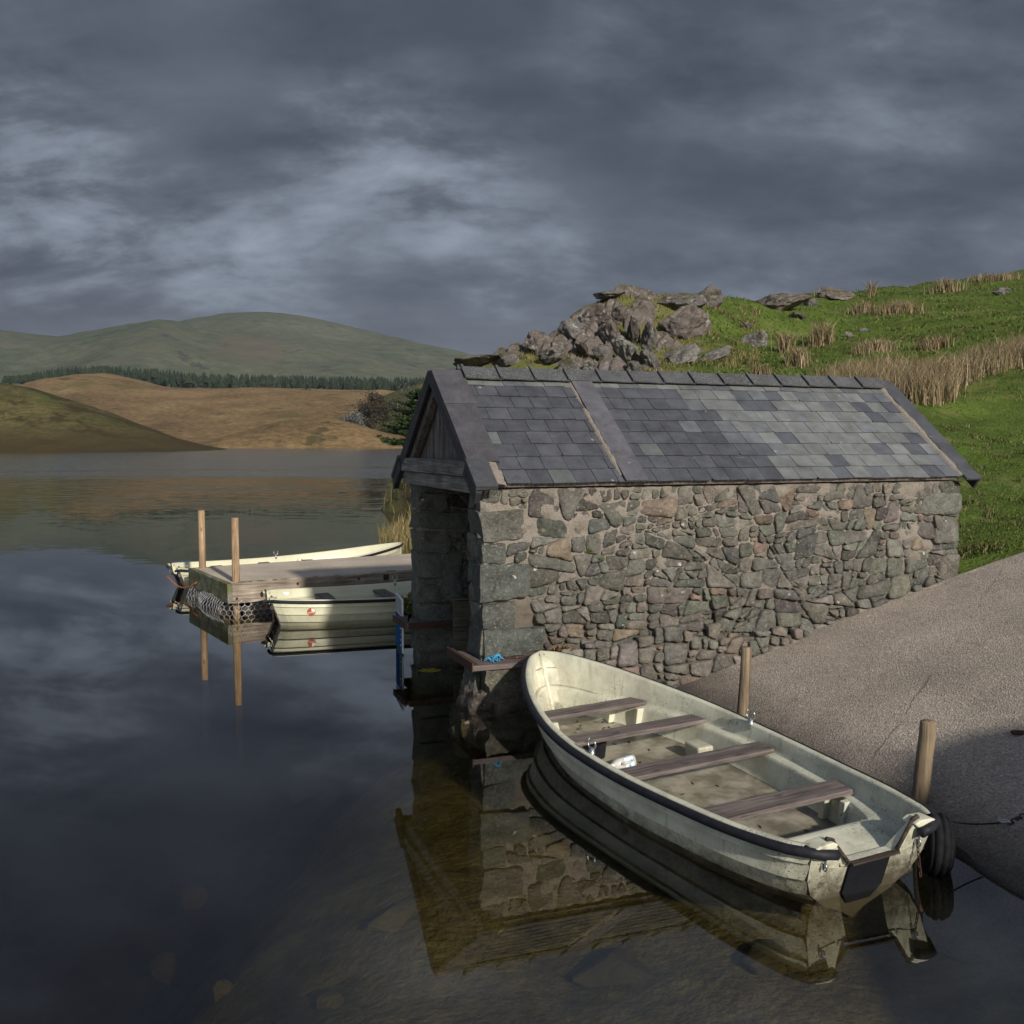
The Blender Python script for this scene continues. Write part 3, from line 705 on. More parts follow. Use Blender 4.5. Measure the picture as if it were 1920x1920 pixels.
m=MB(); m.box(.05,.20,.10,3.08,2.255,2.415,jit=.008); m.build('lintel_beam',M['gbeam'],house,.008)
# ledges, angle iron, dock planks
m=MB(); m.prism([(-.07,-.16),(1.05,-.16),(1.05,.06),(.10,.06),(.10,.52),(-.07,.74)],2,.455,.515); m.build('ledge',M['ledge'],house,.012)
m=MB(); m.box(-.075,-.055,-.155,.74,.45,.545); m.box(-.055,.0,-.15,.72,.517,.524); fix_normals(m.build('angle_iron',M['rust'],house,.003))
m=MB(); m.prism([(-.10,F0-.16),(.75,F0-.16),(.75,F0-.03),(.10,F0-.03),(.10,F1+.03),(.34,F1+.03),(.34,F1+.62),(.12,F1+.62),(.12,F1+.05),(-.10,F1+.05)],2,.455,.515); m.build('ledge',M['ledge'],house,.012)
m=MB(); m.box(-.12,-.102,F0-.15,F1+.05,.45,.53); m.box(-.08,.72,F0-.178,F0-.162,.45,.53); fix_normals(m.build('angle_iron',M['rust'],house,.003))
m=MB()
for k in range(4): m.box(.50,.76,F0-.19,F0-.165,.10+k*.17,.10+k*.17+.165,jit=.003)
m.box(.485,.775,F0-.20,F0-.15,.785,.82); fix_normals(m.build('plank_panel',M['plank'],house,.004))
# ------------------------------------------------------------------ rowing boats
BL=4.72
def crv(tab,x):
    xs=[a for a,_ in tab]; ys=[b for _,b in tab]; n=len(xs); x=min(max(x,xs[0]),xs[-1])
    i=max(0,min(n-2,int(np.searchsorted(xs,x,side='right'))-1)); h=xs[i+1]-xs[i]; u=(x-xs[i])/h
    def m(k):
        if k==0: return (ys[1]-ys[0])/(xs[1]-xs[0])
        if k==n-1: return (ys[-1]-ys[-2])/(xs[-1]-xs[-2])
        return (ys[k+1]-ys[k-1])/(xs[k+1]-xs[k-1])
    return ys[i]*(2*u**3-3*u*u+1)+h*m(i)*(u**3-2*u*u+u)+ys[i+1]*(-2*u**3+3*u*u)+h*m(i+1)*(u**3-u*u)
BG=[(0,.47),(.12,.545),(.3,.60),(.6,.665),(1.05,.72),(1.6,.775),(2.1,.80),(2.6,.80),(3.1,.745),(3.65,.615),(4.1,.455),(4.45,.28),(4.62,.165),(4.69,.075),(4.72,0)]
BW=[(0,.10),(.5,.33),(1.05,.49),(1.6,.60),(2.1,.60),(2.6,.565),(3.1,.47),(3.65,.31),(4.1,.16),(4.45,.06),(4.72,.0)]
ZG=[(0,.425),(.5,.405),(1.2,.39),(2,.39),(2.8,.42),(3.5,.475),(4.2,.56),(4.72,.63)]
def hullp(t,q,off=0.,sd=1):
    bg,bw,zg=crv(BG,t),max(0,crv(BW,t)),crv(ZG,t); k=t/BL
    y=max(0.,bg+(bw-bg)*q**(1.7+2.*(1-k)**3)+off); z=zg-q*(zg+.13); x=t-k**4*.34*q+(1-k)**3*.2*q
    return Vector((x,sd*y,z))
def build_boat(label,loc,yaw,heel,gel,group,worn):
    b=tag(empty('rowing_boat',loc,rot=(heel,0,yaw)),label,'boat',group)
    NS=64; st=[BL*(i/(NS-1))**.9 for i in range(NS)]
    m=MB(); qs=[]
    K=[0,.2,.42,.64,.86]
    for i in range(4):
        qs+=[(K[i]+.004,-.004),(K[i]+(K[i+1]-K[i])*.5,.003),(K[i+1]-.012,.022),(K[i+1],.001)]
    qs+=[(1.,0)]
    for sd in (1,-1):
        rows=[[hullp(t,q_,o_*min(1,crv(BG,t)/.2),sd) for q_,o_ in qs]+[Vector((hullp(t,1).x,0,-.20+.1*(t/BL)**4))] for t in st]
        m.grid(rows,(1,1,1),False,flip=sd>0,colf=lambda i,j:(1,.1,1) if j%4==2 else ((1,.55,1) if j%4==3 else (1,.93,1)))  # laps take the grime colour, painting in lap shadows that come out faint
    m.tube([hullp(BL,q_)+Vector((.0,0,0)) for q_ in (0,.2,.4,.6,.8,1.)],.03,8,(1,1,1))
    m.tube([(x,0,-.2+.1*(x/BL)**4) for x in [.25+.3*i for i in range(14)]],.025,6)
    # transom with motor cut-out
    secL=[hullp(0,q_) for q_ in (.0,.2,.42,.64,.86,1.)]
    top=[(.47,.43),(.40,.435),(.32,.43),(.18,.265),(-.18,.265),(-.32,.43),(-.40,.435),(-.47,.43)]
    out=[(p.y,p.z) for p in secL][::-1]; outr=[(-p.y,p.z) for p in secL]
    poly=[(0,-.20)]+out+top[1:-1]+outr
    qz=lambda z:(.425-z)/.555*.2
    n=len(poly); vs=[(qz(z)-.004,y,z) for y,z in poly]+[(qz(z)+.055,y,z) for y,z in poly]
    m.add(vs,[tuple(range(n)),tuple(range(n,2*n))[::-1]]+[(i,n+i,n+(i+1)%n,(i+1)%n) for i in range(n)],(1,1,1))
    fix_normals(m.build('hull',gel,b))
    # moulded liner
    ln=MB(); ZS=.272
    def floorz(t): return .06+(.272-.06)*min(1,max(0,(.60-t)/.09))
    st2=[.05+ (BL-.001-.05)*i/110 for i in range(111)]
    for sd in (1,-1):
        rows=[]; 
        for t in st2:
            bg,zg=crv(BG,t),crv(ZG,t); zf=floorz(t); k=min(1,max(.0,(t-.45)/.3)); fw=1-k
            cut=.03*min(1,max(0,(.5-t)/.4))
            if t>.9: 
                sec=[(0,zg-.03),(-.002,zg+.004),(.006,zg+.014),(.045,zg+.014),(.056,zg+.002),(.082,ZS+.03),(.092,ZS+.004),(.105,ZS),(.158,ZS),(.170,ZS-.008),(.178,ZS-.03),(.215,zf+.05),(.228,zf+.015),(.26,zf),(.40,zf-.002)]
            else:
                e=1-min(1,max(0,(t-.45)/.45))**.7
                sec=[(0,zg-.03),(-.002,zg+.004),(.006,zg+.014),(.045,zg+.014),(.056,zg+.002),(.082,ZS+.03),(.092,ZS+.004),(.105,ZS),(.158+.1*e,ZS-cut),(.170+.1*e,max(zf,ZS-.008-cut) if t<.6 else ZS-.008),(.178+.1*e,max(zf-cut,ZS-.03)),(.215+.1*e,min(ZS,zf+.05)-cut if t<.6 else zf+.05),(.228+.1*e,zf+.015 if t>.6 else zf-cut),(.26+.1*e,zf-cut),(.40,zf-cut)]
            row=[Vector((t,sd*max(0.,bg-i_),z_)) for i_,z_ in sec]+[Vector((t,0,zf-cut))]
            rows.append(row)
        ln.grid(rows,smooth=True,flip=sd<0,colf=lambda i,j:(0,0,1) if j>=12 and .62<st2[i]<4.3 else (0,1,1))
    lo=fix_normals(ln.build('inner_moulding',gel,b))
    # gunwale corners on the transom
    for sd in (1,-1):
        g=MB(); g.prism([(sd*.325,.40),(sd*.30,.425),(sd*.34,.445),(sd*.44,.44),(sd*.475,.425),(sd*.46,.395)],0,-.022,.10,(0,1,1)); fix_normals(g.build('transom_rail',gel,b,.01))
    # black rubbing strake
    for sd in (1,-1):
        pts=[Vector((hullp(BL,0).x+.02,0,crv(ZG,BL)-.022))] if sd==1 else [Vector((hullp(BL,0).x+.02,0,crv(ZG,BL)-.023))]
        for i in range(46):
            t=BL*(1-((i+.3)/45.3)**1.15) if i<45 else .0
            pts.append(Vector((t,sd*(crv(BG,t)+.018),crv(ZG,t)-.022)))
        pts+=[Vector((-.022,sd*.44,.392)),Vector((-.034,sd*.385,.385)),Vector((-.034,sd*.33,.372))]
        m=MB(); m.tube(pts,[.032 if worn else .024]*len(pts),10); m.build('rubbing_strake',M['rubber'],b)
    # thwarts and their brackets
    for k,(t,w_) in enumerate([(3.63,.21),(2.86,.21),(1.93,.22),(.95,.23)]):
        hl=[crv(BG,t+w_/2*s_)-.112 for s_ in (-1,1)]; zt=ZS+.036; m=MB(); n=14; rows=[]
        def prof(y): return .004*fbm((y*3,k*7,0),3)
        sec=[(-1,0),(-.97,.010),(-.9,.012),(.9,.012),(.97,.010),(1,0),(1,-.022),(-1,-.022),(-1,0)]
        for i in range(n+1):
            u=-1+2*i/n
            rows.append([(t+a*w_/2+.004*fbm((u*4,a*3,k),2),u*(hl[0] if a<0 else hl[1]),zt+z_+prof(u)) for a,z_ in sec])
        m.grid(rows,smooth=False); nn=len(sec)-1
        for e in (0,n): m.add(rows[e][:-1],[tuple(range(nn))])
        fix_normals(m.build('thwart',M['thwart'],b))
    for t in (3.52,3.85,.80,1.02):
        for sd in (1,-1):
            m=MB(); w_=crv(BG,t); m.prism([(sd*(w_-.165),ZS-.004),(sd*(w_-.235),ZS-.004),(sd*(w_-.27),.07),(sd*(w_-.20),.07)],0,t-.028,t+.028,(0,1,1)); fix_normals(m.build('bracket',gel,b,.006))
    m=MB(); m.box(2.44,2.66,-.53,-.38,.05,.20,(0,.55,1),.006); m.build('foot_block',gel,b,.018)
    # transom fittings
    m=MB(); m.prism([(.16,.255),(-.16,.255),(-.16,.03),(-.09,-.06),(.09,-.06),(.16,.03)],0,-.0,.02)
    for i,v_ in enumerate(m.v): m.v[i]=(v_[0]+qz(v_[2])-.026,v_[1],v_[2])
    fix_normals(m.build('motor_pad',M['pad'],b,.005))
    m=MB(); m.box(-.012,.028,-.185,.185,.262,.276,jit=.002)
    for sd in (1,-1):
        m.tube([(.025,sd*.19,.272),(.02,sd*.315,.437)],.013,6); m.tube([(.02,sd*.31,.435),(.02,sd*.36,.455)],.017,6)
    m.build('cutout_capping',M['cap'],b)
    for sd in (1,-1):
        m=MB(); x=qz(.30)-.012; m.box(x-.004,x+.008,sd*.37-.018,sd*.37+.018,.27,.335)
        m.tube([(x-.012+.018*math.cos(a),sd*.37+.005,.285+.024*math.sin(a)) for a in [i*math.pi/6 for i in range(12)]],.0055,6,closed=True); m.build('ring_bolt',M['steel'],b)
    m=MB()
    for i in range(7):
        c=Vector((qz(.25)-.03,-.37-.004*i,.262-.032*i)); a=i%2
        m.tube([c+Vector(((.008 if a else 0)*math.cos(w_*.7854),0 if a else .008*math.cos(w_*.7854),.021*math.sin(w_*.7854))) for w_ in range(8)],.0035,5,closed=True)
    m.build('chain',M['rust'],b)
    for sd in (1,-1):
        t=2.22; y=sd*(crv(BG,t)-.05); z=crv(ZG,t); m=MB()
        m.tube([(t,y,z-.035),(t,y,z+.045)],.024,10); m.tube([(t,y-sd*.0,z+.03),(t,y,z+.06)],.012,8)
        m.tube([(t+.045*math.sin(a),y+.01*math.sin(a*1.3),z+.095-.045*math.cos(a)) for a in [-2.35+.47*i for i in range(11)]],[.006]+[.0085]*9+[.006],6)
        m.build('oarlock',M['steel'],b)
    return b,qz
BS=Vector((2.25,6.0,0))-Vector((.915,.404,0))*.03
byaw=math.atan2(.915,-.404)
boat,qz=build_boat('weathered cream rowing boat with four wooden thwarts moored beside the slipway',BS,byaw,R(-2.4),M['gel'],'rowing boats of one kind',True)
BM=Matrix.Translation(BS)@Matrix.Rotation(byaw,4,'Z')@Matrix.Rotation(R(-2.4),4,'X')
b2,_=build_boat('clean cream rowing boat between jetty and boathouse, round orange sticker in full view',(-3.78,15.47,0),math.atan2(.36,.93),0,M['gel2'],'rowing boats of one kind',False)
b3,_=build_boat('cream rowing boat on the far side of the jetty, mostly hidden behind its deck',(-6.42,19.05,0),math.atan2(.51,.86),0,M['gel2'],'rowing boats of one kind',False)
for bb,rust in ((b2,0),(b3,1)):
    t=.52; q0=.31; p=hullp(t,q0,.016,-1); px_=hullp(t+.05,q0,.016,-1); pq=hullp(t,q0+.05,.016,-1)
    e1=(px_-p).normalized(); nn=(pq-p).cross(e1).normalized(); 
    if nn.y>0: nn=-nn
    e2=e1.cross(nn).normalized(); 
    if e2.z<0: e2=-e2
    m=MB(); r_=.062
    ring=[p+nn*.004+e1*r_*math.cos(a)+e2*r_*math.sin(a) for a in [i*math.pi/16 for i in range(32)]]
    m.add(ring,[tuple(range(32))]); st_=m.build('round_sticker',M['sticker'],bb)
    m=MB(); arc=[p+nn*.007]+[p+nn*.007+e1*.058*math.cos(a)+e2*.058*math.sin(a) for a in [i*math.pi/16 for i in range(9)]]
    m.add(arc,[tuple(range(10))]); m.build('white_quarter',M['white'],st_)
    m=MB()
    for i in range(6):
        x0=-.046+i*.0155; hh=.010 if i%2 else .012
        m.add([p+nn*.007+e1*x0+e2*(-.022),p+nn*.007+e1*(x0+.010)+e2*(-.022),p+nn*.007+e1*(x0+.010)+e2*(-.022+hh),p+nn*.007+e1*x0+e2*(-.022+hh)],[(0,1,2,3)])
    m.build('sticker_lettering',M['white'],st_)
    m=MB(); y=crv(BG,.34)-.066; m.box(.26,.42,y-.004,y+.002,.325,.375); m.build('white_plate',M['white'],bb,.003)
# ------------------------------------------------------------------ things in and around the near boat
def bw(t,lat,z): return BM@Vector((t,-lat,z))
def place(o,M4): o.matrix_world=M4; return o
bt=empty('milk_bottle',(0,0,0)); bt.matrix_world=BM@Matrix.Translation((2.66,.14,.115))@Matrix.Rotation(R(100),4,'Z')@Matrix.Rotation(R(90),4,'Y')@Matrix.Rotation(R(20),4,'Z')
tag(bt,'empty translucent plastic bottle with a pale blue label lying in the near rowing boat','bottle')
m=MB(); rows=[]
for z,a,c in [(0,.0,.0),(0,.045,.05),(.008,.052,.058),(.15,.052,.058),(.18,.045,.05),(.21,.025,.026),(.225,.02,.02),(.245,.02,.02),(.247,0,0)]:
    rows.append([(a*math.copysign(abs(math.cos(w_))**.6,math.cos(w_)),c*math.copysign(abs(math.sin(w_))**.6,math.sin(w_)),z) for w_ in [i*math.pi/10 for i in range(21)]])
m.grid(rows); m.tube([(0,.05,.16),(0,.085,.145),(0,.09,.09),(0,.055,.06)],.012,8); fix_normals(m.build('bottle_body',M['bottle'],bt))
m=MB(); m.grid([[( .0545*math.copysign(abs(math.cos(w_))**.6,math.cos(w_)),.060*math.copysign(abs(math.sin(w_))**.6,math.sin(w_)),z) for w_ in [i*math.pi/10 for i in range(7,34)]] for z in (.03,.125)]); m.build('label',M['label'],bt)
m=MB(); m.tube([(0,0,.246),(0,0,.268)],.021,12); m.build('cap',M['signblue'],bt)
# black bailer bucket under the second thwart
bk=MB(); rows=[]
for z,r_ in [(0,0),(0,.085),(.005,.09),(.15,.11),(.157,.118),(.16,.114),(.15,.104),(.012,.084),(.012,0)]:
    rows.append([(r_*math.cos(w_),r_*math.sin(w_),z) for w_ in [i*math.pi/10 for i in range(21)]])
bk.grid(rows); o=fix_normals(bk.build('bailer',M['rubber'])); o.matrix_world=BM@Matrix.Translation((3.03,.30,.065))
tag(o,'black plastic bailer standing by the near oarlock inside the weathered boat','bailer')
# mooring posts
def post(px,py,top,r_,lean,label):
    z0=at_z(px,py,.12); b_=Vector((z0.x,z0.y,rampz(z0.x,z0.y)-.5)); m=MB(); n=10; pts=[];rs=[]
    tp=Vector((z0.x,z0.y,rampz(z0.x,z0.y)+top))+lean
    for i in range(n+1): k=i/n; pts.append(b_.lerp(tp,k)+Vector((.006*fbm((k*3,px,0),2),.006*fbm((k*3,0,px),2),0))); rs.append(r_*(1.06-.08*k+.03*fbm((k*5,px,3),2)))
    pts.append(tp+Vector((0,0,.012))); rs.append(r_*.86)
    m.tube(pts,rs,18); return tag(m.build('mooring_post',M['post']),label,'post','round wooden mooring posts on the slipway')
post(1389,1338,.70,.053,Vector((.05,.02,0)),'round weathered wooden post on the slipway close to the foundation stones, behind the oarlock')
post(1714,1500,.62,.060,Vector((.085,-.01,0)),'leaning round wooden post on the slipway close to the stern of the weathered boat')
# tyre
ty=MB(); rows=[]; RT=.128; prof=[]
for i in range(61):
    a=-2.5+5.0*i/60; gr=.013 if (abs(math.sin(a*6))<.5 and abs(a)<1.25) else 0
    prof.append((RT+.085*math.cos(a)-gr,.085*math.sin(a)*1.05))
for j in range(49):
    w_=2*math.pi*j/48; rows.append([(p[0]*math.cos(w_),p[1],p[0]*math.sin(w_)) for p in prof])
ty.grid(rows,flip=True); o=fix_normals(ty.build('tyre',M['tyre'],rot=(R(4),R(0),R(78)),loc=(2.80,6.50,.14)))
tag(o,'black ribbed tyre used as a fender between the boat stern and the slipway edge','tyre')
# cable, shackle, chain on the ramp
mc=tag(empty('mooring_line',(2.9,6.3,.2)),'thin steel mooring cable with shackle and rusty chain running up the slipway','mooring line')
a=bw(.3,.60,.37); e_=at_z(1876,1546,.16); e_.z=rampz(e_.x,e_.y)+.03; 
m=MB(); m.tube([a.lerp(e_,k/10)-Vector((0,0,.05*math.sin(math.pi*k/10))) for k in range(11)],.0055,6); o=m.build('cable',M['pad'],mc); 
m2=MB(); 
for k in range(8): pass
m2.tube([e_+Vector((.035*math.cos(w_)+.02,.022*math.sin(w_),.012)) for w_ in [i*math.pi/6 for i in range(12)]],.008,6,closed=True)
m2.tube([e_+Vector((.05,-.03,.012)),e_+Vector((.05,.03,.012))],.009,8); o2=m2.build('shackle',M['steel'],mc)
m3=MB()
for k in range(22):
    c=e_+Vector((.07+.036*k,.02*math.sin(k*.5)+.01*k,0)); c.z=rampz(c.x,c.y)+.012; aa=k%2
    m3.tube([c+Vector((.024*math.cos(w_*.7854),(0 if aa else .013)*math.sin(w_*.7854),(.013 if aa else 0.002)*math.sin(w_*.7854))) for w_ in range(8)],.005,5,closed=True)
o3=m3.build('chain',M['rust'],mc)
for o in (o,o2,o3): o.location=-Vector((2.9,6.3,.2))
p=at_z(1908,1371,.5); p=Vector((p.x,p.y,rampz(p.x,p.y)+.014)); 
for _ in range(6):
    q_=at_z(1908,1371,p.z); p=Vector((q_.x,q_.y,rampz(q_.x,q_.y)+.014))
m=MB(); m.tube([(.045*math.cos(w_),.035*math.sin(w_),0) for w_ in [i*math.pi/8 for i in range(16)]],.012,6,closed=True); m.tube([(.03,0,0),(.09,.03,.005)],.011,6)
tag(m.build('iron_ring',M['rust'],loc=p),'small rusty iron ring lying on the tarmac at the right edge','ring')
# blue rope end and rusty chain on the near ledge
m=MB(); c0=hw(.20,-.02,.525)
for k in range(60):
    a=random.uniform(0,6.28); l=random.uniform(.02,.085); d=Vector((math.cos(a),math.sin(a),0)); u_=random.uniform(.0,.045)
    b0=c0+Vector((random.uniform(-.03,.06),random.uniform(-.03,.03),0))
    m.tube([b0,b0+d*l*.5+Vector((0,0,u_)),b0+d*l+Vector((0,0,max(0,u_-.02)))],.004,5)
m.tube([c0+Vector((.03+.045*math.cos(w_*.6),.03*math.sin(w_*.6),.03+.03*math.sin(w_*.9))) for w_ in range(12)],.011,6)
tag(m.build('blue_rope',M['bluerope']),'frayed knot of bright blue rope on the timber ledge at the boathouse corner','rope')
m=MB()
for k in range(17):
    c=hw(.30+.034*k,.0+.02*math.sin(k*.8),.528); aa=k%2; e1=HU
    m.tube([c+HU*(.022*math.cos(w_*.7854))+HV*((0 if aa else .012)*math.sin(w_*.7854))+Vector((0,0,(.012 if aa else .002)*math.sin(w_*.7854)+.008)) for w_ in range(8)],.005,5,closed=True)
tag(m.build('rusty_chain',M['rust']),'rusty chain lying along the ledge between blue rope and boat bow','chain')
# ------------------------------------------------------------------ jetty
JY=math.atan2(.53,.85); jt=tag(empty('jetty',(-4.55,16.35,0),JY),'low timber jetty with gritty deck and two tall round end posts','jetty')
q=N('gritty_deck'); c=q.coord(); b=q.ramp(q.noise(c,85,3,.75),[(.3,(.28,.23,.175)),(.5,(.52,.44,.35)),(.72,(.68,.59,.48))]); b=q.mix(1.,b,q.ramp(q.noise(c,1.5,4),[(.3,.82),(.7,1.12)]),'MULTIPLY')
b=q.mix(q.math('MULTIPLY',q.mr(q.sep(c,1),.10,-.02),q.ramp(q.noise(c,5,4,.6),[(.5,0),(.62,1)])),b,(.05,.08,.015))
M['deck']=q.done(b,.95,q.bump(q.noise(c,120,3),.6,.01),spec=.15)
m=MB(); m.box(-.04,9,-.04,2.25,.43,.50); m.build('deck',M['deck'],jt)
m=MB(); m.box(-.055,4.2,-.13,-.043,.17,.495,jit=.004); m.build('front_beam',M['beam'],jt,.008)
m=MB(); m.box(4.206,9,-.128,-.043,.172,.495,jit=.004); m.build('front_beam',M['beam'],jt,.008)
m=MB(); m.box(-.13,-.043,-.135,2.30,.17,.497,jit=.004); m.build('end_beam',M['endbeam'],jt,.008)
m=MB(); m.box(-.04,9,2.255,2.32,.17,.497); m.build('back_beam',M['beam'],jt,.008)
for x,y in ((.07,.06),(.08,2.13),(4.2,.1),(4.2,2.1)):
    m=MB(); tp=1.55 if x<1 else .42; m.tube([(x,y,-2.6),(x,y,.2),(x,y,tp-.01),(x,y,tp)],[.064,.062,.06,.056],18); m.build('post',M['jpost'],jt)
for x,z in ((.02,.25),(1.05,.42),(2.15,.42)):
    m=MB(); m.tube([(x,-.15,z),(x,-.125,z)],.02,10); m.build('bolt',M['rust'],jt)
m=MB(); m.box(2.62,2.72,-.142,-.128,.36,.46); m.tube([(2.67,-.17,.40),(2.67,-.135,.40)],.028,10); m.build('bolt_plate',M['rust'],jt)
# gabion basket under the jetty end
gb_=tag(empty('gabion_basket',(-4.55,16.35,0),JY),'bulging wire mesh basket of logs and stones under the jetty end','gabion')
PER=[]                                   # perimeter: round the end face then along the front
def gsurf(a,z):
    # a 0..1.9 end face (from back), 1.9..2.3 corner, 2.3.. front
    bul=.20*math.exp(-((z-.02)/.22)**2)*(1-.25*math.sin(a*4))
    if a<1.9: return Vector((-.02-bul-.03*fbm((a*3,z*4,0),2),2.1-a*1.05,z))
    if a<2.2: u=(a-1.9)/.3; return Vector((-.02-bul*(1-u)+.06*u,.1-.22*u,z))
    return Vector((.04+(a-2.2),-.10-.05*math.exp(-((z-.02)/.2)**2)+.02*fbm((a*3,z*5,3),2),z))
wm=MB(); cw=.105; chh=.075; edges=set()
def hv(i,j): return (cw*(i+(.5 if j%2 else 0)),j)
for j in range(-5,5):
    for i in range(0,46):
        a0=cw*i+(cw/2 if j%2 else 0); z0=j*chh
        A=(a0,z0-.018);B=(a0,z0+.022);C=(a0+cw/2,z0+chh-.018);D=(a0-cw/2,z0+chh-.018)
        for s_,e in ((A,B),(B,C),(B,D)):
            if max(s_[1],e[1])>.30 or s_[0]<0 or e[0]<0: continue
            wm.tube([gsurf(*s_),gsurf(*e)],.0052,4,cap=False)
wm.build('wire_mesh',M['wire'],gb_)
lg=MB()
for k in range(26):
    z=-.3+.55*(k%6)/5.; x=.18+.9*(k//6)+random.uniform(-.1,.1); l=random.uniform(.5,.85); r_=random.uniform(.04,.065)
    lg.tube([(x,.02+random.uniform(-.03,.03),z),(x+l/2,.0,z+random.uniform(-.02,.02)),(x+l,.02+random.uniform(-.03,.03),z+random.uniform(-.04,.04))],[r_,r_*1.05,r_*.9],9)
for k in range(20):
    y=random.uniform(.15,1.9); z=random.uniform(-.3,.22); r_=random.uniform(.05,.085)
    lg.tube([(.1,y,z),(-.05,y+.05,z+.02),(-.16+.3*abs(z),y+.1,z)],[r_,r_*1.1,r_*.7],8)
lg.build('log_fill',M['log'],gb_)
def rope(pts,r_,mat,label,sag=.08):
    a,b_=Vector(pts[0]),Vector(pts[1]); m=MB(); m.tube([a.lerp(b_,k/12)-Vector((0,0,sag*math.sin(math.pi*k/12))) for k in range(13)],r_,6)
    return tag(m.build('mooring_rope',M[mat]),label,'rope','orange mooring ropes at the jetty')
JM=Matrix.Translation((-4.55,16.35,0))@Matrix.Rotation(JY,4,'Z')
rope([(-6.46,18.75,.30),JM@Vector((-.13,1.75,.3))],.010,'orange','sagging orange rope from the far boat stern to the jetty end',.16)
rope([JM@Vector((.9,-.15,.33)),(-3.82,15.55,.22)],.010,'orange','short orange rope from the jetty front beam to the clean boat stern',.05)
# blue sign board seen nearly edge on
sg=tag(empty('sign_board',(-1.50,13.36,0),R(104)),'narrow blue sign board with white border seen almost edge on at the boathouse corner','sign')
m=MB(); m.box(-.30,.30,-.012,.012,.02,.74); m.build('panel',M['white'],sg,.003)
m=MB(); m.box(-.285,.285,.0122,.016,.03,.50); m.build('blue_face',M['signblue'],sg)
m=MB(); m.box(-.285,.285,.0122,.016,.52,.725); m.build('top_face',flat('sign_grey_blue',(.14,.22,.30),.4),sg)
for k in range(5):
    m=MB(); m.box(-.22,-.16-.02*(k%3),.0165,.0175,.10+.075*k,.122+.075*k)
    m.build('text_line',M['white'],sg)
m=MB(); m.tube([(.2,-.05,-1.2),(.2,-.05,.7)],.03,10); m.build('post',M['plank'],sg)
# ------------------------------------------------------------------ far hills
def interp(tab,x):
    return float(np.interp(x,[a for a,_ in tab],[b for _,b in tab]))
def hill(name,mat,crest,yc,yb,base_z,pxs,rows_=60,amp=1.,fr=.01,back=1.6,shape=.8,seed=0,gul=0):
    # crest traced in the picture at distance yc, falling towards the viewer to base_z at distance yb and away again behind
    m=MB(); G=[]; X=[]
    for px in pxs:
        top=at_y(px,interp(crest,px),yc); X.append((top.x/yc,top.z))
    for j in range(rows_+25):
        row=[]
        for i,(sx,zt) in enumerate(X):
            if j<=rows_: k=j/rows_; y=yb+(yc-yb)*k; z=base_z+(zt-base_z)*(math.sin(k*math.pi/2)**(1/shape))
            else: k=(j-rows_)/25; y=yc+(yc-yb)*back*k; z=zt+(base_z-zt)*k*k*(3-2*k)
            x=sx*yc+ (sx*(y-yc))*.85
            e=min(1,j/6)
            if e>0:
                n_=noise.fractal(Vector((x*fr+seed,y*fr,seed)),.9,2,6)
                z+=amp*n_*e*(.10+.9*min(1,abs(rows_-j)/22))
                if gul: z-=gul*e*(1-abs(k*2-1) if j<=rows_ else 0)*max(0,.35-abs(noise.noise(Vector((x*fr*1.3+y*fr*.35+seed*3,y*fr*.25,2)))))
            row.append((x,y,z))
        G.append(row)
    m.grid(G); return tag(m.build(name,mat),kind='structure')
def hillmat(name,stops,sc1,sc2,spots=None,tint=None,bumpd=1.,shore=None):
    q=N(name); P_=q.pos()
    a=q.noise(P_,sc1,7,.62); b_=q.noise(q.n('ShaderNodeMapping',{'Vector':P_,'Scale':(1,1,2.5)}).outputs[0],sc2,6,.65)
    c=q.ramp(q.math('ADD',q.math('MULTIPLY',a,.5),q.math('MULTIPLY',b_,.5)),stops)
    if tint: c=q.mix(q.ramp(q.noise(P_,tint[0],5,.6,.6),[(tint[1],0),(tint[1]+.1,1)]),c,tint[2])
    if spots: c=q.mix(q.ramp(q.noise(P_,spots[0],5,.7),[(spots[1],0),(spots[1]+.06,.85)]),c,spots[2])
    if shore: c=q.mix(q.mr(q.math('ADD',q.sep(P_,2),q.mr(q.noise(P_,.5,4),0,1,-1,1)),shore[0],shore[1]),c,shore[2])
    return q.done(c,.97,q.bump(q.noise(P_,sc2*2,6,.7),.9,bumpd),spec=.08)
rangef=lambda a,b,n:[a+(b-a)*i/(n-1) for i in range(n)]
M['mount']=hillmat('mountain_grass',[(.36,(.042,.052,.034)),(.5,(.075,.085,.054)),(.62,(.115,.11,.075))],.0035,.04,(.012,.62,(.04,.04,.042)),(.0016,.60,(.10,.088,.06)),3.)  # grass colours kept dark to stand in for cloud shadow over the mountain
hill('mountain',M['mount'],[(-500,640),(-200,632),(0,624),(60,632),(120,637),(180,627),(250,610),(300,602),(335,605),(352,612),(370,618),(600,650),(760,690),(1200,780)],2050,1180,-3,rangef(-500,1100,190),90,22,.0021,seed=3,gul=45)
hill('mountain',M['mount'],[(-300,760),(100,720),(250,650),(335,607),(370,600),(430,594.5),(500,593),(560,595),(620,604),(700,622),(760,637),(820,655),(870,672),(950,705),(1200,760),(1500,800)],2700,1500,-3,rangef(-300,1500,220),90,26,.0019,seed=9,gul=55)
hill('mountain',M['mount'],[(-200,800),(300,740),(500,690),(640,655),(700,640),(760,648),(830,662),(900,690),(1100,740),(1500,800)],3300,2300,-3,rangef(-200,1500,120),60,22,.0019,seed=19,gul=40)
M['moor']=hillmat('autumn_moor_grass',[(.36,(.085,.06,.03)),(.5,(.185,.122,.06)),(.62,(.275,.188,.098))],.018,.35,(.05,.60,(.055,.05,.022)),(.014,.56,(.10,.095,.032)),.6)
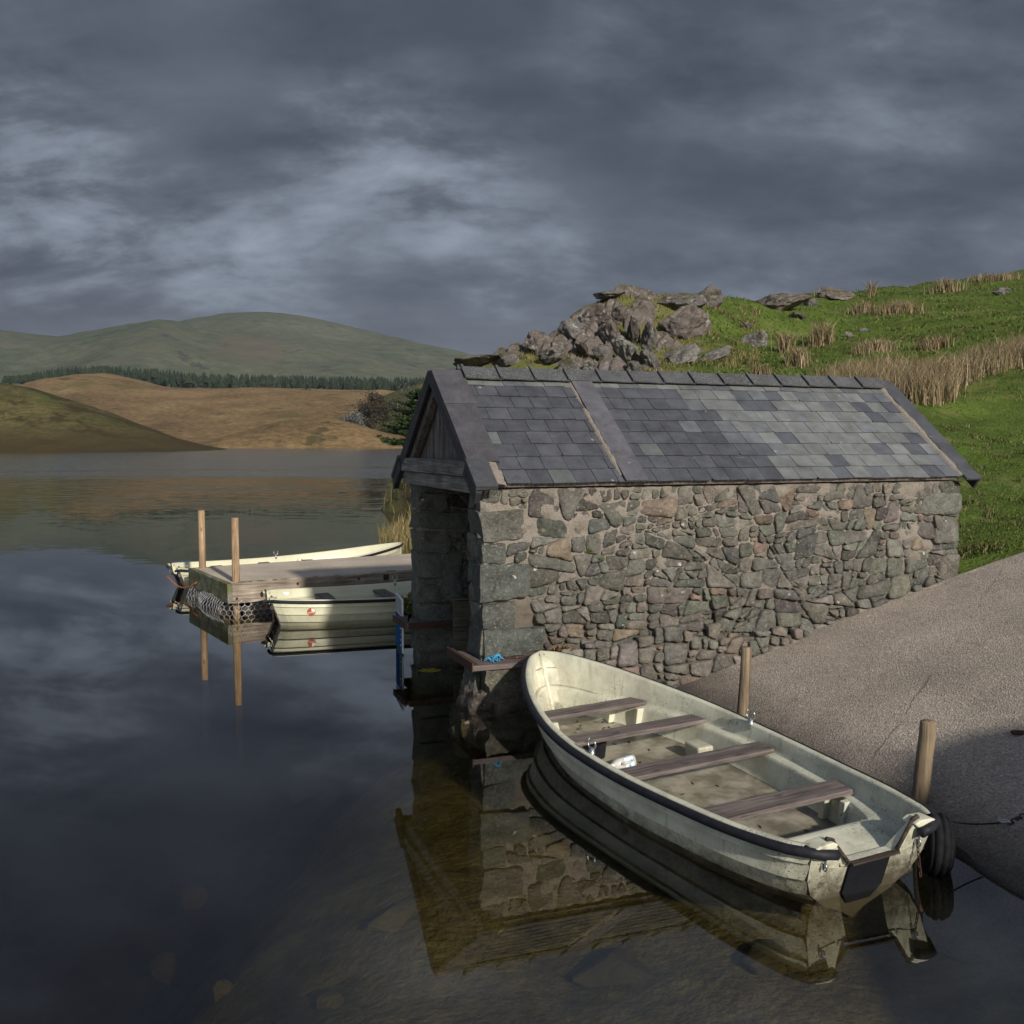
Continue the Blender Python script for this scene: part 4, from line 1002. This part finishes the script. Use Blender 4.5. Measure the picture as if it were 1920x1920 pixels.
hill('moor',M['moor'],[(-300,760),(0,742),(60,722),(100,713),(150,708),(205,707.5),(260,716),(320,727),(400,731),(480,732),(560,731),(640,734),(700,735),(760,737),(850,738),(1200,735)],820,455,-1.2,rangef(-300,1200,240),90,2.6,.018,seed=5,shape=.8)
hill('moor',M['moor'],[(200,840),(330,836),(430,816),(520,790),(580,783),(620,784),(670,796),(720,811),(760,818),(900,826),(1000,832)],415,380,-1.0,rangef(200,1000,130),40,.9,.05,seed=15,shape=.9)
M['gmoor']=hillmat('green_brown_moor_grass',[(.36,(.035,.031,.014)),(.5,(.085,.074,.03)),(.62,(.14,.115,.05))],.03,.45,(.09,.53,(.045,.034,.016)),(.028,.52,(.075,.085,.024)),.7,(9,2,(.06,.045,.02)))
hill('moor',M['gmoor'],[(-400,700),(-100,706),(0,717),(60,727),(130,749),(200,771),(260,794),(330,821),(395,838),(432,845),(470,852),(520,858)],325,255,-.8,rangef(-400,520,170),60,1.3,.045,seed=25,shape=.75)
hill('moor',M['gmoor'],[(560,835),(640,790),(700,750),(750,732),(800,715),(860,700),(960,690),(1200,690)],540,445,-1.0,rangef(560,1200,110),40,1.6,.04,seed=31,shape=.8)
# ------------------------------------------------------------------ conifer plantation: far-off mass
fm_=MB(); rr=random.Random(4)
def conifer(mb,x,y,z,h,r,rr,sides=9,tiers=5):
    c0=rr.choice([(.020,.034,.018),(.028,.042,.020),(.016,.028,.018),(.034,.045,.022)])
    for t in range(tiers):
        za=z+h*(.06+.80*t/tiers); zb=z+h*min(1.,(.06+.80*t/tiers)+.36); ra=r*(1-.82*t/tiers)
        vs=[]; o=rr.uniform(0,6)
        for k in range(sides*2):
            a=math.pi*k/sides+o; q_=ra*(1.05 if k%2 else .62)*rr.uniform(.75,1.2); vs.append((x+q_*math.cos(a),y+q_*math.sin(a),za-(h*.05 if k%2 else -.01)*rr.uniform(.4,1.4)))
        vs.append((x+rr.uniform(-.06,.06)*r,y,zb)); f=rr.uniform(.75,1.3)
        mb.add(vs,[(k,(k+1)%(sides*2),sides*2) for k in range(sides*2)],tuple(v*f for v in c0))
top_=[(0,706),(60,702),(110,692),(150,689),(220,690),(280,694),(340,700),(420,704),(520,706),(620,709),(700,709),(760,711),(860,712)]
for _ in range(1500):
    px=rr.uniform(5,1000); Y=rr.uniform(840,1000); 
    tp=at_y(px,interp(top_,px)+rr.uniform(-6,7)*(1 if px>60 else .4),Y); h=rr.choice([rr.uniform(9,14.5),rr.uniform(6,11)])*(.5 if px<70 else 1)
    conifer(fm_,tp.x,Y,tp.z-h,h,rr.uniform(1.5,3.6),rr)
tag(fm_.build('conifer_plantation',M['leaf']),'dark band of conifers along the moor below the mountain','forest',kind='stuff')
# ------------------------------------------------------------------ foliage helpers
def cross(mb,c,d,l,w_,col,rr):
    d=Vector(d).normalized(); s_=d.cross(Vector((rr.uniform(-1,1),rr.uniform(-1,1),rr.uniform(-1,1)))).normalized()*w_
    c=Vector(c); mb.add([c-s_*.5,c+d*l*.5-s_,c+d*l,c+d*l*.5+s_],[(0,1,2,3)],col)
def tree_bushy(name,label,cat,base,h,r,cols,n,ls,rr,trunk=.3,crownlow=.12,clumps=34,group=None):
    t=tag(empty(name,base),label,cat,group)
    m=MB(); m.tube([(0,0,-1),(0.02*h,0,h*.25),(0,.02*h,h*.55),(.02*h,0,h*.9)],[trunk,trunk*.8,trunk*.5,trunk*.1],8)
    cl=[]
    for k in range(clumps):
        a=rr.uniform(0,6.28); u=rr.uniform(crownlow,1); rad=r*math.sin(min(1,(1.05-u)*1.25+.12)*math.pi*.5)*rr.uniform(.35,1)
        c=Vector((rad*math.cos(a),rad*math.sin(a),h*u)); cl.append((c,r*rr.uniform(.18,.36)))
        m.tube([(0,0,h*u*.55),c*.6+Vector((0,0,h*u*.3)),c],[trunk*.25,trunk*.16,.02],5)
    m.build('trunk',M['bark'],t)
    m=MB()
    for k in range(n):
        c,s_=rr.choice(cl); d=Vector((rr.gauss(0,1),rr.gauss(0,1),rr.gauss(0,.8))); 
        p=c+d*s_*.62; f=rr.uniform(.6,1.45); cc=rr.choice(cols)
        cross(m,p,(rr.gauss(0,1),rr.gauss(0,1),rr.gauss(.3,1)),ls*rr.uniform(.6,1.5),ls*rr.uniform(.25,.5),tuple(x*f for x in cc),rr)
    m.build('crown',M['leaf'],t); return t
rr=random.Random(12)
p=at_y(702,806,440); p.z-=1
tree_bushy('broadleaf_tree','brown autumn tree with rounded top on the far shore behind the gable','tree',p,15.5,7.2,[(.055,.043,.028),(.075,.055,.032),(.045,.04,.024)],5200,.8,rr,.5)
for px,py,h,r,lb,cols in [(745,806,13,7,'low olive green tree on the far shore beside the brown tree',[(.05,.055,.025),(.07,.07,.03)]),(665,806,8,5,'pale lichen covered scrub to the left of the brown tree',[(.16,.16,.15),(.10,.10,.08),(.22,.22,.21)]),
                       (640,803,4.5,4,'small grey lichen scrub farthest left on the orange mound',[(.17,.17,.16),(.09,.09,.07)]),(768,790,15,8,'pale flecked green scrub rising on the far slope next to the gable',[(.06,.07,.03),(.15,.15,.14),(.05,.06,.025)]),
                       (735,822,5,4,'low dark bush at the foot of the far slope',[(.04,.04,.02),(.06,.05,.03)])]:
    p=at_y(px,py,437); p.z-=1; tree_bushy('scrub_tree',lb,'scrub',p,h,r,cols,2600,.6,rr,.2,.05,26)
p=at_y(576,745,760); p.z-=2
tree_bushy('moor_bush','single rounded bush high on the open moor below the forest','bush',p,7.5,5.,[(.045,.05,.02),(.06,.055,.035),(.09,.085,.08)],1500,1.,rr,.3,.05)
p=at_y(603,746,760); p.z-=2
tree_bushy('moor_bush','flat green bush just right of the rounded bush on the moor','bush',p,4,7,[(.05,.06,.02),(.07,.07,.025)],1300,1.,rr,.2,.05)
# ------------------------------------------------------------------ spruce on the bank behind the boathouse
sp=tag(empty('spruce_tree',(-3.55,42.5,terr(-3.55,42.5))),'dark green spruce with drooping boughs over the water behind the boathouse','tree')
rr=random.Random(21); H_=3.1
m=MB(); m.tube([(0,0,-.5),(.05,0,2),(0,0,H_)],[.16,.12,.02],8); m.build('trunk',M['bark'],sp)
cr=MB(); bm_=MB(); SC=[(.032,.06,.02),(.045,.08,.026),(.06,.095,.034),(.026,.045,.02)]
for k in range(78):
    z=.55+(H_-.8)*(k/78)+rr.uniform(-.1,.1); a=k*2.4+rr.uniform(-.4,.4); L=(2.3 if z<4 else 1.5)*(1.05-z/H_)**.55*rr.uniform(.7,1.1)
    pts=[]
    for i in range(9):
        u=i/8; pts.append(Vector((math.cos(a)*L*u,math.sin(a)*L*u,z-.28*L*u+.30*L*u*u)))
    bm_.tube(pts,[.028*(1-u/9) for u in range(9)],5)
    for i in range(1,9):
        for s_ in (-1,1):
            for rep in range(2):
                b0=pts[i-1].lerp(pts[i],rr.random()); l=(.16+.42*(1-i/9))*L*.42*rr.uniform(.6,1.2)
                d=Vector((math.cos(a+s_*(.55+.3*rr.random())),math.sin(a+s_*.8),-.12+.25*rr.random())); e=b0+d*l
                for w_ in range(int(13+l*20)):
                    u=rr.random(); p_=b0.lerp(e,u); f=rr.uniform(.6,1.6); cc=rr.choice(SC)
                    cross(cr,p_,d+Vector((rr.gauss(0,.7),rr.gauss(0,.7),rr.gauss(.1,.5))),rr.uniform(.09,.16),.018,tuple(x*f for x in cc),rr)
bm_.build('bough',M['bark'],sp); cr.build('foliage',M['leaf'],sp)
# ------------------------------------------------------------------ blades: rushes, reeds, turf
def blades(pts,hgt,lean,wid,cols,rr,mb,seg=2,wind=(0,0)):
    for (x,y,z) in pts:
        a=rr.uniform(0,6.28); h=hgt*rr.uniform(.6,1.2); l=lean*h*rr.uniform(.1,1.3); d=Vector((math.cos(a)*l+wind[0]*h,math.sin(a)*l+wind[1]*h,0))
        s_=Vector((-math.sin(a+1.2),math.cos(a+1.2),0))*wid*rr.uniform(.7,1.3); f=rr.uniform(.7,1.35); cc=rr.choice(cols); c=tuple(v*f for v in cc)
        p=Vector((x,y,z-.03)); q1=p+d*.3+Vector((0,0,h*.55)); q2=p+d+Vector((0,0,h*(1-.3*lean)))
        mb.add([p-s_,p+s_,q1+s_*.7,q1-s_*.7,q2],[(0,1,2,3),(3,2,4)],c)
RUSH=[(.34,.255,.16),(.27,.195,.115),(.41,.32,.21),(.22,.17,.09),(.17,.155,.065),(.13,.09,.05)]
rr=random.Random(33); rb_=MB(); pts=[]; tries=0
def inpoly(x,y,P):
    r=False; j=len(P)-1
    for i in range(len(P)):
        if (P[i][1]>y)!=(P[j][1]>y) and x<(P[j][0]-P[i][0])*(y-P[i][1])/(P[j][1]-P[i][1])+P[i][0]: r=not r
        j=i
    return r
RBP=[(1545,735),(1600,712),(1680,706),(1745,716),(1790,700),(1850,680),(1960,650),(1960,678),(1860,702),(1795,725),(1788,752),(1740,762),(1690,752),(1600,745),(1520,745)]
while len(pts)<7200 and tries<80000:
    tries+=1; px,py=rr.uniform(1500,1960),rr.uniform(640,765)
    if not inpoly(px,py,RBP): continue
    p=hit(px,py)
    if p and 16<p.y<60: pts.append((p.x+rr.gauss(0,.12),p.y+rr.gauss(0,.25),terr(p.x,p.y)))
blades(pts,.95,.45,.010,RUSH,rr,rb_)
tag(rb_.build('rush_bed',M['blade']),'broad bed of tall tan rushes on the slope behind the boathouse roof','rushes',kind='stuff')
RL=[(1773,546,48,1.0,260,'isolated tuft of tan rushes on the skyline, second from the right end of the ridge'),(1633,555,12,1.1,70,'thin upright dark rush tuft on the skyline of the green hill'),(1872,528,95,.7,420,'long low fringe of brown rushes along the ridge top at the far right'),
    (1683,585,85,.8,520,'wide pale rush patch below the skyline, beside the thin upright tuft'),(1616,587,40,.8,220,'smaller pale rush patch touching the wide one on the upper slope'),(1537,648,38,1.15,300,'tall cone shaped rush tuft alone in the middle of the green slope'),
    (1472,660,28,1.0,160,'small rush tuft left of the tall cone shaped tuft'),(1497,684,36,.8,220,'low rush tuft just above the roof ridge, below the tall cone shaped tuft'),(1562,556,60,.7,260,'low brown rushes round a flat skyline boulder'),(1268,550,14,1.2,60,'spiky dead stalks on the skyline above the large pink boulder'),
    (1640,660,70,.6,380,'olive rush patch bordering the upper side of the rush bed'),(1750,655,60,.6,320,'short rush patch between the rush bed and the upper slope'),(1425,700,30,.4,120,'thin low tuft of dry stalks just above the roof ridge')]
for k,(px,py,wpx,hh,n,lb) in enumerate(RL):
    p=hit(px,py) or at_y(px,py,60); m=MB(); s_=wpx/FPX*p.y/2; L_=[]
    for _ in range(n):
        x=p.x+rr.gauss(0,.55)*s_; y=p.y+rr.gauss(0,.4)*max(s_*.5,.3); L_.append((x-p.x,y-p.y,terr(x,y)-p.z))
    blades(L_,hh,.5,.010+.00012*p.y,RUSH,rr,m); tag(m.build('rush_tuft',M['blade'],loc=p),lb,'rushes','tufts of rushes on the hill')
# reeds in the water left of the boathouse
m=MB(); L_=[]
for _ in range(900):
    px=rr.choice([rr.uniform(712,775),rr.uniform(725,800)]); py=rr.uniform(1008,1034) if px<745 else rr.uniform(985,1034); p=at_z(px,py,0); L_.append((p.x,p.y,-.1))
blades(L_,.68,.28,.010,[(.30,.21,.11),(.36,.26,.14),(.12,.13,.035),(.16,.15,.05)],rr,m)
tag(m.build('reed_bed',M['blade']),'tan and green reeds standing in the water left of the boathouse','reeds',kind='stuff')
m=MB(); L_=[]
for _ in range(700):
    x,y=rr.uniform(-5.2,-2.0),rr.uniform(27,42); z=terr(x,y)
    if -.05<z<1.2: L_.append((x,y,z))
blades(L_,.8,.35,.012,[(.22,.16,.08),(.10,.11,.03),(.07,.08,.025)],rr,m)
tag(m.build('bank_grass',M['blade']),'rough grass along the lake bank under the spruce','grass',kind='stuff')
# short turf
GR=[(.07,.105,.016),(.09,.135,.022),(.055,.08,.014),(.12,.145,.035),(.16,.145,.06)]
m=MB(); rr=random.Random(40); L_=[]; 
while len(L_)<62000:
    px=rr.uniform(1080,1990); py=rr.uniform(500,1075); u=rr.random()
    y=13+ (85-13)*rr.random()**2.6; x=(px-960)/FPX*y*1.0; z=terr(x,y)
    if z<.2 or (y<13.3+ (x-6)*.02 and x>5): continue
    if fbm((x*.6,y*.6,3),3)<-.25 and rr.random()<.6: continue
    pp=hw(0,0); s_=(Vector((x,y,0))-HO).dot(HU); v_=(Vector((x,y,0))-HO).dot(HV)
    if -.3<s_<6.6 and -1<v_<3.1: continue
    if rampz(x,y)>z and y<13.2: continue
    L_.append((x,y,z))
near=[p for p in L_ if p[1]<32]; far_=[p for p in L_ if p[1]>=32]
blades(near,.085,.9,.010,GR,rr,m); blades(far_,.17,.9,.03,GR,rr,m)
tus=[]
while len(tus)<11000:
    y=13.5+60*rr.random()**1.8; x=rr.uniform(.05,.55)*y; z=terr(x,y)
    s_=(Vector((x,y,0))-HO).dot(HU); v_=(Vector((x,y,0))-HO).dot(HV)
    if z<.3 or (-.3<s_<6.6 and -1<v_<3.1) or (rampz(x,y)>z and y<13.2) or fbm((x*.22,y*.22,6),3)<-.05: continue
    for _ in range(11): 
        a_,b_=x+rr.gauss(0,.07),y+rr.gauss(0,.07); tus.append((a_,b_,terr0(a_,b_)+z-terr0(x,y)))
blades(tus,.17,.8,.011,[(.06,.085,.018),(.10,.12,.03),(.15,.14,.055),(.20,.165,.08),(.05,.06,.015)],rr,m)
dry=[]
for _ in range(9000):
    px=rr.uniform(960,1420); y=rr.uniform(36,50); x=(px-960)/FPX*y; z=terr(x,y)
    if z>.5 and fbm((x*.5,y*.5,9),3)>-.05: dry.append((x,y,z))
blades(dry,.28,.7,.02,[(.20,.16,.075),(.13,.13,.035),(.25,.19,.10)],rr,m)
tag(m.build('turf',M['blade']),'short green turf with dry stems on the hill behind the boathouse','grass',kind='stuff')
# ------------------------------------------------------------------ rocks
q=N('crag_rock'); c=q.coord(); P_=q.pos()
b=q.mix(1.,q.col(),q.ramp(q.noise(P_,2.2,7,.68),[(.3,.5),(.5,1.),(.72,1.45)]),'MULTIPLY')
b=q.mix(q.ramp(q.noise(P_,3.1,6,.72,.4),[(.57,0),(.66,.8)]),b,(.40,.385,.36))
b=q.mix(q.ramp(q.noise(P_,1.2,6,.7),[(.56,0),(.64,.8)]),b,(.06,.05,.02))
nz_=q.sep(q.n('ShaderNodeNewGeometry').outputs['Normal'],2)
b=q.mix(q.mr(q.math('ADD',nz_,q.mr(q.noise(P_,1.6,6,.7),0,1,-.32,.32)),.84,.95),b,q.ramp(q.noise(P_,3,5,.7),[(.35,(.06,.07,.018)),(.5,(.12,.105,.04)),(.65,(.19,.155,.07))]))
M['crag']=q.done(b,.95,q.bump(q.noise(P_,3.5,8,.75),1.,.16),spec=.15)
def rock(name,p,sx,sy,sz,tilt,seed,col,mat,cuts=11,nz=.10):
    rr=random.Random(seed); import bmesh
    bm=bmesh.new(); bmesh.ops.create_icosphere(bm,subdivisions=4,radius=1)
    pl=[(Vector((rr.gauss(0,1),rr.gauss(0,1),rr.gauss(0,1))).normalized(),rr.uniform(.5,.85)) for _ in range(cuts)]
    for v in bm.verts:
        for n_,d_ in pl:
            e=v.co.dot(n_)-d_
            if e>0: v.co-=n_*e*.96
        d=v.co.copy(); v.co+=d.normalized()*nz*(noise.fractal(d*2.2+Vector((seed,0,0)),.8,2,4)+.35*abs(noise.noise(Vector((d.x*1.5,d.y*1.5,d.z*7+seed)))))
    T=Matrix.Rotation(tilt,4,'Y')@Matrix.Rotation(rr.uniform(-.3,.3),4,'X')@Matrix.Diagonal((sx,sy,sz,1))
    for v in bm.verts: v.co=T@v.co
    me=bpy.data.meshes.new(name); bm.to_mesh(me); bm.free()
    at=me.attributes.new('Col','FLOAT_COLOR','FACE'); at.data.foreach_set('color',np.tile(np.array([*col,1],np.float32),len(me.polygons)))
    me.materials.append(mat); o=bpy.data.objects.new(name,me); COL.objects.link(o); o.location=p; return o
PK=(.155,.128,.115);GY=(.13,.12,.112);WH=(.175,.163,.15);DK=(.08,.07,.06)
RK=[(1009,645,58,46,0,PK,'blocky pink boulder at the left end of the crag'),(1118,596,74,48,-.6,PK,'large tilted pink slab high on the left shoulder of the crag'),(1073,622,52,46,-.8,GY,'grey tilted block below the large pink slab'),(1034,664,70,34,-.8,WH,'pale slanting rib of rock rising from the roof ridge'),
    (1141,628,42,66,-.3,PK,'upright pink block in the middle of the crag face'),(1130,664,40,44,-.5,GY,'grey broken block low in the middle of the crag'),(1172,660,48,74,-.45,WH,'pale upright leaning rock right of the crag centre'),(1186,622,24,54,-.2,DK,'narrow dark upright rock in the crag cleft'),
    (1214,631,28,50,.05,GY,'thin standing grey stone at the right side of the crag'),(1219,674,30,56,-1.1,GY,'grey slab leaning right just above the roof ridge'),(1281,606,88,58,-.35,PK,'big rounded pink boulder right of the crag'),(1273,568,78,30,-.15,GY,'flat grey outcrop on the skyline above the big pink boulder'),
    (1330,561,38,42,.1,GY,'cracked grey knob on the skyline'),(1467,568,90,32,-.3,PK,'long low pink outcrop on the green hill skyline'),(1521,569,30,18,.1,WH,'small pale rock at the right end of the long pink outcrop'),(1281,671,66,24,-.75,WH,'pale rib slanting right above the roof, left of the flaky one'),
    (1338,668,50,20,-.7,WH,'flaky pale rib of thin layers above the roof ridge'),(1418,640,44,32,-.5,WH,'white broken outcrop alone on the green slope'),(1493,592,30,14,0,GY,'small grey stone under the long pink outcrop'),(1093,656,26,44,-.6,DK,'dark narrow block in the lower left of the crag'),
    (1140,554,66,20,-.1,GY,'grey cap rock at the crest of the crag'),(1200,547,30,9,0,GY,'low flat rock on the crest right of the cap rock'),(1876,549,28,13,-.2,GY,'small grey rock near the ridge at the far right'),(890,678,100,22,-.1,GY,'long low outcrop showing over the left end of the roof ridge'),
    (955,671,56,24,-.3,GY,'grey outcrop between the long low one and the pink boulder'),(1619,620,16,10,0,WH,'small white stone on the open green slope'),(1567,555,54,14,0,PK,'flat skyline boulder set among low brown rushes'),(1243,632,30,22,0,PK,'small pink rock at the foot of the big pink boulder'),
    (1108,688,34,24,-.4,WH,'pale broken rock peeping over the roof ridge'),(1052,645,34,40,-.7,PK,'pink wedge behind the pale slanting rib'),(1098,612,44,38,-.7,GY,'grey wedge between the two tilted slabs'),(1160,592,50,40,-.4,PK,'pink block under the cap rock'),(1400,610,22,10,-.2,WH,'small pale stone half sunk in the upper green slope'),(1190,690,36,30,-.5,GY,'grey stump of rock low behind the roof ridge'),(1060,690,40,30,-.6,GY,'grey rock low behind the roof at the foot of the crag'),(1590,628,14,9,0,WH,'tiny white stone left of another on the open slope')]
for k,(px,py,w_,h_,tl,cl,lb) in enumerate(RK):
    p=hit(px,min(py+h_*.3,py+20)) or at_y(px,py,48); p=at_y(px,py,p.y)
    f=random.Random(k).uniform(.85,1.15); s_=p.y/FPX/2
    tag(rock('rock_outcrop',p,w_*s_*(1.1 if px<1260 else 1.35),max(w_,h_)*s_*1.1,h_*s_*(1.1 if px<1260 else 1.4),tl*.6,100+k,tuple(x*f for x in cl),M['crag'],16,.16),lb,'rock','rock outcrops on the hill')
# continuous jointed crag that the separate outcrops stand on
def cragz(x,y):
    # slabs dipping across the slope: a sharp left edge, cross joints, blocks at different heights
    def layer(wl,wr,sd):
        u=(x-.35*y)/wl+.55*fbm((x*.35,y*.22,sd),3)+.10*fbm((x*1.7,y*1.1,sd+3),3); iu=math.floor(u); f=u-iu
        v=(.35*x+.9*y)/wr+.6*fbm((x*.4,y*.3,sd+7),3)+.37*iu; iv=math.floor(v); g_=v-iv
        r1=noise.cell(Vector((iu*1.37+.5,iv*2.11+.5,sd))); r2=noise.cell(Vector((iu*3.1+.5,iv*.7+.5,sd+9)))
        joint=min(1,min(f,1-f)*wl/.10)*min(1,min(g_,1-g_)*wr/.14)
        return (1-f)*.75+.55*r1+r2*.25*(g_-.5)-.35*(1-joint)
    return .62*layer(1.45,2.6,1.)+.24*layer(.52,1.1,5.)+.10*fbm((x*2.6,y*2.0,4),5)-.30
m=MB(); G=[]; nx_,ny_=230,190
for j in range(ny_):
    row=[]
    for i in range(nx_):
        y=35.5+14*j/(ny_-1); px=870+480*i/(nx_-1); x=(px-960)/FPX*y; z=terr(x,y)
        k=min(1,max(0,(px-880)/60))*min(1,max(0,(1340-px)/110))*min(1,max(0,(y-35.5)/1.5))*min(1,max(0,(49-y)/2.5))
        k*=min(1,max(0,.75+1.6*fbm((x*.33,y*.33,6),3)))
        row.append((x,y,z-.25+k*(.42+.95*min(.8,cragz(x,y))*min(1,max(.3,(47-y)/5)))))
    G.append(row)
m.grid(G,(.15,.125,.11),True); tag(m.build('rock_crag',M['crag']),'continuous jointed crag face of grey rock and dry grass behind the roof ridge','crag')
# water-edge rock under the spruce
tag(rock('shore_rock',at_z(748,950,.05),.5,.6,.22,0,77,(.05,.045,.04),M['crag']),'dark flat rock at the water edge under the spruce','rock')
# stones on the lake bed
q=N('submerged_stone_mat'); P_=q.pos(); b=q.mix(1.,q.col(),q.ramp(q.noise(P_,5,6,.65),[(.3,.6),(.7,1.3)]),'MULTIPLY'); b=q.mix(1.,b,(.34,.35,.34),'MULTIPLY'); M['sub']=q.done(b,.9,q.bump(q.noise(P_,20,5),.6,.02))
SB=[(1150,1826,.30,.20,.09,(.10,.085,.06),'flat angular slab sunk in the foreground water, centre bottom'),(1430,1800,.22,.15,.06,(.12,.10,.07),'sunken slab right of the house reflection'),(1790,1790,.16,.12,.05,(.2,.17,.12),'small pale sunken stone at the lower right'),(560,1500,.16,.14,.12,(.2,.16,.10),'sunken stone at the upper end of the shelf edge'),
    (365,1690,.14,.12,.12,(.26,.21,.13),'pale sunken lump on the shelf edge, middle left'),(310,1830,.20,.16,.14,(.26,.21,.13),'pale sunken lump on the shelf edge, bottom left'),(415,1865,.10,.09,.08,(.24,.19,.12),'small pale sunken lump near the bottom edge'),(740,1725,.24,.17,.05,(.2,.165,.10),'broad flat sunken slab left of the reflected gable'),
    (1000,1400,.24,.20,.16,(.15,.12,.08),'sunken rock by the pier beneath the boat bow'),(960,1375,.20,.2,.2,(.14,.12,.09),'rough rock breaking the water at the pier foot'),(620,1880,.12,.10,.05,(.16,.13,.08),'dark sunken stone at the bottom, left of centre')]
for k,(px,py,a,b_,h_,cl,lb) in enumerate(SB):
    p=at_z(px,py,-.45)
    for _ in range(8): p=at_z(px,py,max(-2,terr(p.x,p.y)))
    o=rock('submerged_stone',p+Vector((0,0,h_*.3)),a,b_,h_,0,300+k,cl,M['sub'],9,.08); o.rotation_euler.z=k; tag(o,lb,'stone','stones in the shallow water')
# small plants and litter
def tuft(px,py,zf,n,h_,cols,name,lb,cat,spread=.06,wid=.006):
    p=zf(px,py); m=MB(); blades([(rr.gauss(0,spread),rr.gauss(0,spread*.6),0) for _ in range(n)],h_,.9,wid,cols,rr,m); return tag(m.build(name,M['blade'],loc=p),lb,cat)
def onwall(px,py):
    r=ray(px,py); o=Vector((0,0,CAMH)); n_=HV; t=((HO+HV*(Y0-.035)-o).dot(n_))/r.dot(n_); return o+r*t
def onramp(px,py):
    p=at_z(px,py,.3)
    for _ in range(12): p=at_z(px,py,rampz(p.x,p.y))
    return p
GC=[(.09,.15,.02),(.13,.2,.03),(.06,.10,.015)]
for px,py,lb in [(1105,1030,'little green fern rooted in the upper left of the long wall'),(1125,1045,'second little fern just below the upper one in the long wall'),(1250,1105,'small green tuft in a joint at the middle of the long wall'),(1262,1172,'small green tuft just above the foundation course'),(1235,1178,'mossy tuft above the left part of the foundation course')]:
    tuft(px,py,onwall,26,.055,GC,'wall_fern',lb,'fern',.025,.004)
for px,py,sx,lb in [(1268,1276,.05,'green moss tuft where foundation, slipway and boat gunwale meet'),(1560,1160,.16,'bright green moss strip at the wall foot half way up the slipway'),(1640,1122,.10,'mossy grass at the wall foot nearer the far corner'),(1520,1180,.10,'moss cushion at the end of the foundation course'),(1365,1246,.07,'small weed at the wall foot behind the nearer mooring post'),(1455,1207,.07,'little grass tuft at the wall foot between two stones, upslope of the post'),(1715,1098,.12,'grass tuft at the wall foot close to the far corner quoin'),(1775,1080,.12,'grass tuft right at the far corner of the boathouse')]:
    tuft(px,py,onramp,150,.05,GC,'moss_tuft',lb,'moss',sx,.005)
m=MB(); rq=random.Random(5)
for _ in range(46):
    c_=bw(rq.choice([rq.uniform(3.2,4.0),rq.uniform(.7,3.6)]),rq.gauss(.05,.2),.068); f=rq.uniform(.6,1.3)
    cross(m,c_,(rq.gauss(0,1),rq.gauss(0,1),rq.gauss(0,.15)),rq.uniform(.03,.055),.012,tuple(x*f for x in rq.choice([(.12,.065,.03),(.07,.05,.03),(.18,.11,.04),(.05,.06,.02)])),rq)
tag(m.build('leaf_debris',M['leaf']),'dead leaves and twigs scattered over the floor of the weathered boat','leaves',kind='stuff')
p=hw(.22,F1+.25,.52); m=MB()
for _ in range(60):
    d=Vector((rr.gauss(0,.055),rr.gauss(0,.09),rr.uniform(0,.2))); f=rr.uniform(.6,1.3); cross(m,d,(rr.gauss(0,1),rr.gauss(0,1),rr.gauss(0,.5)),.11,.05,tuple(x*f for x in rr.choice([(.28,.22,.02),(.10,.15,.02),(.16,.19,.03)])),rr)
tag(m.build('leafy_weed',M['leaf'],loc=p),'yellow and green leafy weed on the far ledge behind the sign board','plant')
m=MB()
for _ in range(70):
    f=rr.uniform(.6,1.3); d=Vector((rr.gauss(0,.10),rr.gauss(0,.025),rr.uniform(0,.03))); cross(m,d,(rr.gauss(0,1),rr.gauss(0,1),rr.gauss(0,.3)),.05,.014,tuple(x*f for x in rr.choice([(.22,.12,.05),(.30,.2,.09),(.14,.07,.03)])),rr)
tag(m.build('leaf_litter',M['leaf'],loc=onwall(1045,1218)),'dry brown leaves heaped against the wall above the boat bow','leaves',kind='stuff')
m=MB(); n=14; m.add([(0,0,.004)]+[(.16*math.cos(6.283*i/n)*(1 if i%2 else .72),.13*math.sin(6.283*i/n)*(1 if i%2 else .72),.004+.006*(i%2)) for i in range(n)],[(0,1+i,1+(i+1)%n) for i in range(n)])
tag(m.build('floating_leaf',M['yellow'],loc=at_z(806,1258,0.0)),'yellow leaf floating in the dark water inside the boathouse mouth','leaf')
# ------------------------------------------------------------------ the damp air
q=N('damp_air'); v_=q.n('ShaderNodeVolumePrincipled',{'Color':(.74,.85,1.),'Density':.00005,'Anisotropy':0.}); q.t.links.new(v_.outputs[0],q.out.inputs['Volume'])
m=MB(); m.box(-2600,2800,-80,4300,-6.5,440); hz_=fix_normals(m.build('haze',q.m)); tag(hz_,kind='stuff')
